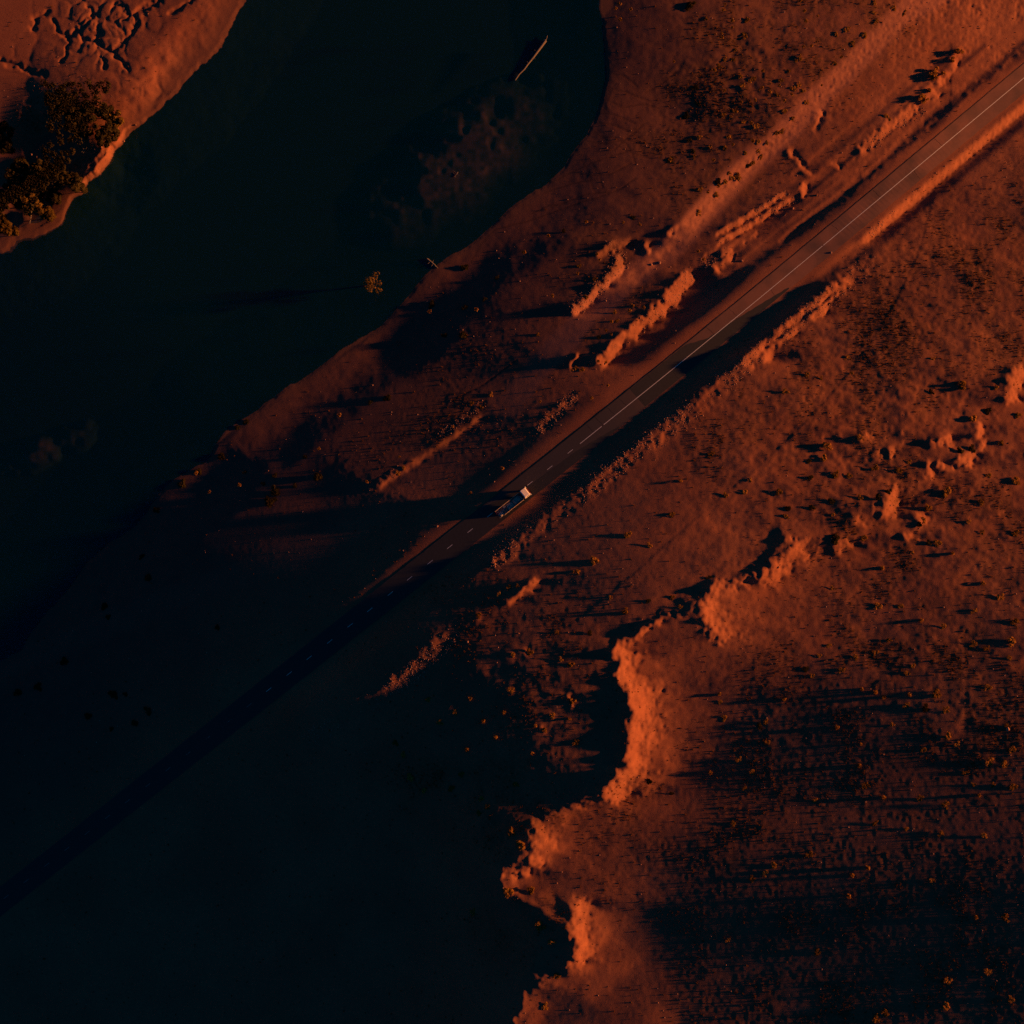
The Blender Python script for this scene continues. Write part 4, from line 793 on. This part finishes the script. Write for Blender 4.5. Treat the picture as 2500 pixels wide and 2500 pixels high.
# trees on the far bank and one in the shallows
def tree(u, v, h, cr, label, seed, mat, group=None, lean=(0,0), per=46, leaf=0.30, name='bank_tree', nb=7):
    rr = random.Random(seed); x, y, z = place(u, v, h*0.72)
    t = empty(name, (x, y, z)); tag(t, label, 'tree', group)
    b = MB(); top = Vector((lean[0]*h, lean[1]*h, h*0.85)); cs = []
    b.tube([(0,0,-0.4), top*0.35+Vector((rr.uniform(-.15,.15), rr.uniform(-.15,.15), 0)), top*0.7, top], [h*0.030, h*0.024, h*0.016, h*0.006], 7)
    for k in range(nb):
        a = 6.28*k/nb+rr.uniform(-.4,.4); q = cr*rr.uniform(0.35, 0.85); s = rr.uniform(0.35, 0.75); zz = h*rr.uniform(0.55, 0.95)
        e = Vector((top.x+math.cos(a)*q, top.y+math.sin(a)*q, zz)); st = top*s
        b.tube([st, (st+e)/2+Vector((0,0,0.15)), e], [h*0.012, h*0.008, h*0.003], 5, False); cs.append((e, cr*rr.uniform(0.28, 0.45)))
    cs.append((top, cr*0.4)); b.build('trunk', M['bark'], t)
    f = MB(); foliage(f, rr, cs, per, leaf); f.build('crown', mat, t)
    return t
TREES = [(155,250,5,15,0,'tree beside the lit bank strip at the upper edge of the far-bank grove'),(180,272,6,17,0,'tree with sunlit crown just right of the lit bank strip'),(182,306,6,16,0,'tree with bare leaning trunk showing at the middle of the upper grove'),(203,318,5,13,2,'low tree under the bare leaning trunk in the upper grove'),(218,274,6,17,0,'second sunlit tree from the river at the top of the upper grove'),(258,275,6,16,0,'sunlit tree nearest the lit rim at the top of the upper grove'),(281,292,6,15,1,'orange-lit tree leaning over the river rim of the upper grove'),(268,322,6,15,0,'tree on the river rim below the orange-lit tree'),(250,338,5,13,0,'small tree at the lower end of the river rim grove'),(8,316,6,17,2,'dim tree at the left edge beside the dark clearing'),(13,356,6,16,2,'dim tree at the left edge below the dark clearing'),
 (50,408,6,16,0,'tree at the upper left corner of the lower grove'),(93,414,6,15,0,'tree midway along the upper fringe of the lower grove'),(142,430,6,18,0,'tree near the end of the lit bank rim in the lower grove'),(168,436,6,16,0,'tree touching the end of the lit bank rim'),(190,457,7,15,0,'tree reaching farthest over the river in the lower grove'),(36,430,7,16,2,'dark tree second row from the top of the lower grove at left'),(68,450,7,17,2,'dark tree in the heart of the lower grove'),(88,472,7,16,2,'dark tree low in the heart of the lower grove'),(22,476,7,17,2,'dark tree by the left edge of the lower grove'),(52,492,7,16,0,'tree by the left edge with a lit bough in the lower grove'),(84,503,7,16,1,'tree with lit bare branches low in the lower grove'),(132,480,6,13,0,'small tree over the water on the lower grove fringe'),(113,520,7,14,1,'narrow sunlit tree pointing down into the river'),(8,550,7,14,1,'orange-lit tree at the left edge over the river'),(24,562,7,11,1,'lowest orange-lit tree at the left edge')]
for i, (u, v, h, r, kd, lab) in enumerate(TREES):
    tree(u, v, h, r*S*1.55, lab, 300+i, [M['dark_leaf'], M['green_leaf'], M['dark_leaf']][kd], 'trees on the far bank', per=95, leaf=0.36, nb=9)
tree(905, 686, 8.5, 3.2, 'lone half-bare tree standing in the river shallows', 77, M['green_leaf'], None, (0.03,-0.05), 30, 0.22, 'flooded_tree', 9)
# dead wood
def log(name, a, b_, r0, r1, label, up=0.15, roots=False, cat='log'):
    A_ = place(*a); B_ = place(*b_); za = max(A_[2], WATER)+up; zb = max(B_[2], WATER)+up*0.6
    xa, ya = to_xy(*a, za); xb, yb = to_xy(*b_, zb)
    pts = [Vector((xa, ya, za)).lerp(Vector((xb, yb, zb)), k/7) for k in range(8)]
    rr = random.Random(5); bend = Vector((-(yb-ya), xb-xa, 0)).normalized()
    pts = [p + bend*rr.uniform(-.1,.1)*r0*4*(0 < i < 7) for i, p in enumerate(pts)]
    o = pts[0].copy(); t = empty(name, o); tag(t, label, cat)
    m = MB(); m.tube([p-o for p in pts], [r0+(r1-r0)*k/7 for k in range(8)], 8); m.build('trunk', M['dead_wood'], t)
    if roots:
        d = (pts[0]-pts[1]).normalized()
        for k in range(7):
            q = (d*0.5+rnd_unit(rr)*0.9); q.z = abs(q.z)*0.6
            MB().tube([Vector((0,0,0)), q*0.7, q*1.3+Vector((0,0,-.1))], [r0*0.5, r0*0.28, 0.03], 5).build('root', M['dead_wood'], t)
    for k in range(3):
        p = pts[2+k]-o; q = p + bend*(1 if k % 2 else -1)*rr.uniform(.6, 1.2)+Vector((0,0,.3))
        MB().tube([p, q], [r1*0.6, 0.02], 4).build('broken_branch', M['dead_wood'], t)
log('driftwood_log', (1332,99), (1258,196), 0.42, 0.13, 'long pale dead trunk with root plate lying in the dark river', 0.35, True)
log('driftwood_log', (1043,632), (1069,654), 0.26, 0.14, 'short pale log at the waterline of the beach', 0.18)
log('driftwood_log', (77,515), (73,546), 0.16, 0.08, 'thin bare trunk standing out over the water below the grove', 1.2)
log('driftwood_log', (203,363), (213,372), 0.14, 0.07, 'short pale log in the dark clearing of the far bank', 0.2)
log('driftwood_log', (1118,420), (1110,432), 0.12, 0.05, 'tiny forked branch lying on the drowned gravel bar', 0.12, False, 'branch')
# boulders one can pick out
def rock_mesh(seed):
    rr = random.Random(seed); bm = bmesh.new(); bmesh.ops.create_icosphere(bm, subdivisions=2, radius=1)
    for v in bm.verts: v.co *= rr.uniform(0.8, 1.12); v.co.z *= 0.72
    me = bpy.data.meshes.new('boulder'); bm.to_mesh(me); bm.free(); me.materials.append(M['rock']); return me
RK = [rock_mesh(i) for i in range(5)]
BOULD = [(82,381,3,'pale stone leftmost in the line of stones across the dark clearing'),(94,387,3,'second stone from left in the line across the dark clearing'),(133,380,3.5,'brightest stone in the middle of the dark clearing'),(146,368,3,'stone just above the brightest one in the dark clearing'),(231,364,3,'stone beside the river rim in the dark clearing'),(248,360,3.5,'rightmost stone by the river rim in the dark clearing'),(331,305,4,'bright stone in the water off the far bank'),(303,345,3,'small stone in the water under the far-bank rim'),
 (1590,646,4,'left one of two pale stones on the sunlit dirt track'),(1610,642,5,'right one of two pale stones on the sunlit dirt track'),(1811,637,5,'lone stone right of the lit spoil patch'),(1477,889,4,'bright stone at the lower tip of the long berm'),(2029,617,4,'pale stone on the right edge of the road'),(1068,1285,4,'reddish stone on the dim verge left of the road'),(1936,509,4,'red stone below the ridged spoil'),(1994,477,3.5,'pale stone between spoil and road bank'),(1142,1567,4,'small bright stone on the slope below the road'),(1208,1377,4,'stone at the left end of the lit rubble below the truck'),(1233,1372,4,'stone in the brightest part of the rubble below the truck'),(1900,1385,4,'pale stone on the brightest part of the lit crest'),(2460,1780,6,'reddish lit boulder by the right edge in the scrub')]
for i, (u, v, r, lab) in enumerate(BOULD):
    x, y, z = place(u, v); z = max(z, WATER-0.1); o = bpy.data.objects.new('boulder', RK[i % 5]); COL.objects.link(o)
    q = r*S*0.75; o.location = (x, y, z+q*0.25); o.scale = (q, q*rr.uniform(.7,1), q); o.rotation_euler = (0,0,rr.uniform(0,6)); tag(o, lab, 'boulder', 'stones lying about')
def thicket():
    rq = random.Random(4); b = MB()  # dense dark foliage, added to keep the grove floor dark
    for _ in range(800):
        u, v = rq.uniform(0, 300), rq.uniform(240, 580)
        if u > 310-0.75*(v-290) and v > 290: continue
        x, y, z = place(u, v, 0.6)
        if z < WATER+0.1: continue
        dens = 1 if (v > 400 or (u > 150 and v < 350)) else 0.22
        if rq.random() > dens: continue
        foliage(b, rq, [((x, y, z+rq.uniform(.2,1.2)), rq.uniform(.7,1.5))], 34, 0.28)
    for _ in range(190):      # brush added to darken the lit lower bank
        q = rq.random(); u, v = 200-205*q+rq.uniform(-16, 4), 440+150*q+rq.uniform(-22, 2)
        x, y, z = place(u, v, 0.5); z = max(z, float(wl(x, y)))
        foliage(b, rq, [((x, y, z+rq.uniform(.2,1.0)), rq.uniform(.6,1.3))], 30, 0.28)
    o = b.build('undergrowth', M['dark_leaf']); tag(o, 'dark undergrowth added to shade the ground beneath the far-bank trees', 'undergrowth', kind='stuff')
# uncountable cover: tufts of dry grass, gravel
thicket()
def scatter(name, num, dens, maker, mat):
    rs_ = np.random.RandomState(len(name)); b = MB(); k = 0; tries = 0
    fl = dens.ravel(); cdf = np.cumsum(fl); cdf /= cdf[-1]
    idx = np.searchsorted(cdf, rs_.rand(num)); iy, ix = np.divmod(idx, dens.shape[1])
    x = ax[c0+ix]+rs_.uniform(-.5,.5,num)*0.37; y = ax[c0+iy]+rs_.uniform(-.5,.5,num)*0.37; z = ground(x, y)
    for i in range(num): maker(b, x[i], y[i], z[i], rs_)
    o = b.build(name, mat); tag(o, kind='stuff'); return o
c0 = int(np.searchsorted(ax, -156)); c1 = int(np.searchsorted(ax, 156)); sl_ = slice(c0, c1)
land = ((~deep) & (rd > 5.0) & (WET < 0.2))[sl_, sl_]
def tuft(b, x, y, z, rs_):
    s = 0.08+0.26*rs_.rand()**3; k0 = len(b.v)
    for _ in range(5):
        a = rs_.uniform(0, 6.28); l = s*rs_.uniform(.5, 1.3); w = s*0.42; c, d = math.cos(a), math.sin(a); i = len(b.v)
        ox, oy = rs_.uniform(-.5,.5,2)*s
        b.v += [(x+ox-d*w, y+oy+c*w, z-0.03), (x+ox+d*w, y+oy-c*w, z-0.03), (x+ox+c*l*0.8+d*w*.4, y+oy+d*l*0.8, z+l*.7), (x+ox+c*l*0.5-d*w*.6, y+oy+d*l*0.5, z+l*.75)]
        b.f.append((i, i+1, i+2, i+3))
dv = (VEG[sl_, sl_]**1.3*np.clip(0.35+2.4*patch[sl_, sl_], 0.03, 2)+0.035)*land*(1-TRACK[sl_, sl_])*(1-0.85*SMOOTH[sl_, sl_])
g1 = scatter('dry_grass', 26000, dv, tuft, M['dry_grass'])
g1['label'] = 'tufts of dry grass and low scrub over the red earth'; g1['category'] = 'grass'
# the shrubs too small to pick out singly
b = MB()
for (u, v, r, dk) in small+over:
    x, y, z = place(u, v, 0.2); rq = random.Random(int(u*7+v)); foliage(b, rq, [((x, y, z+r*S*0.4), r*S*0.9)], 40, r*S*0.3)
o = b.build('low_scrub', M['olive']); tag(o, 'smallest scattered scrub bushes', 'scrub', kind='stuff')
ICO = [( .0,-.53,.85),(.0,.53,.85),(.85,0,.53),(-.85,0,.53),(.53,.85,0),(-.53,.85,0),(.53,-.85,0),(-.53,-.85,0)]
OF = [(0,2,1),(0,1,3),(0,6,2),(0,3,7),(1,2,4),(1,5,3),(0,7,6),(1,4,5),(2,6,4),(3,5,7)]
def pebble(b, x, y, z, rs_):
    s = 0.05+0.16*rs_.rand()**3; i = len(b.v); j = rs_.uniform(.7, 1.3, 8)
    b.v += [(x+p[0]*s*q, y+p[1]*s*q, z+p[2]*s*q*0.8) for p, q in zip(ICO, j)]; b.f += [(i+a, i+c, i+e) for a, c, e in OF]
dp = (rubble[sl_, sl_]*np.clip(0.4+2.0*patch[sl_, sl_], 0.05, 2)+0.006)*land
g2 = scatter('gravel', 9000, dp, pebble, M['gravel']); g2['label'] = 'loose stones and gravel on banks and berms'; g2['category'] = 'gravel'
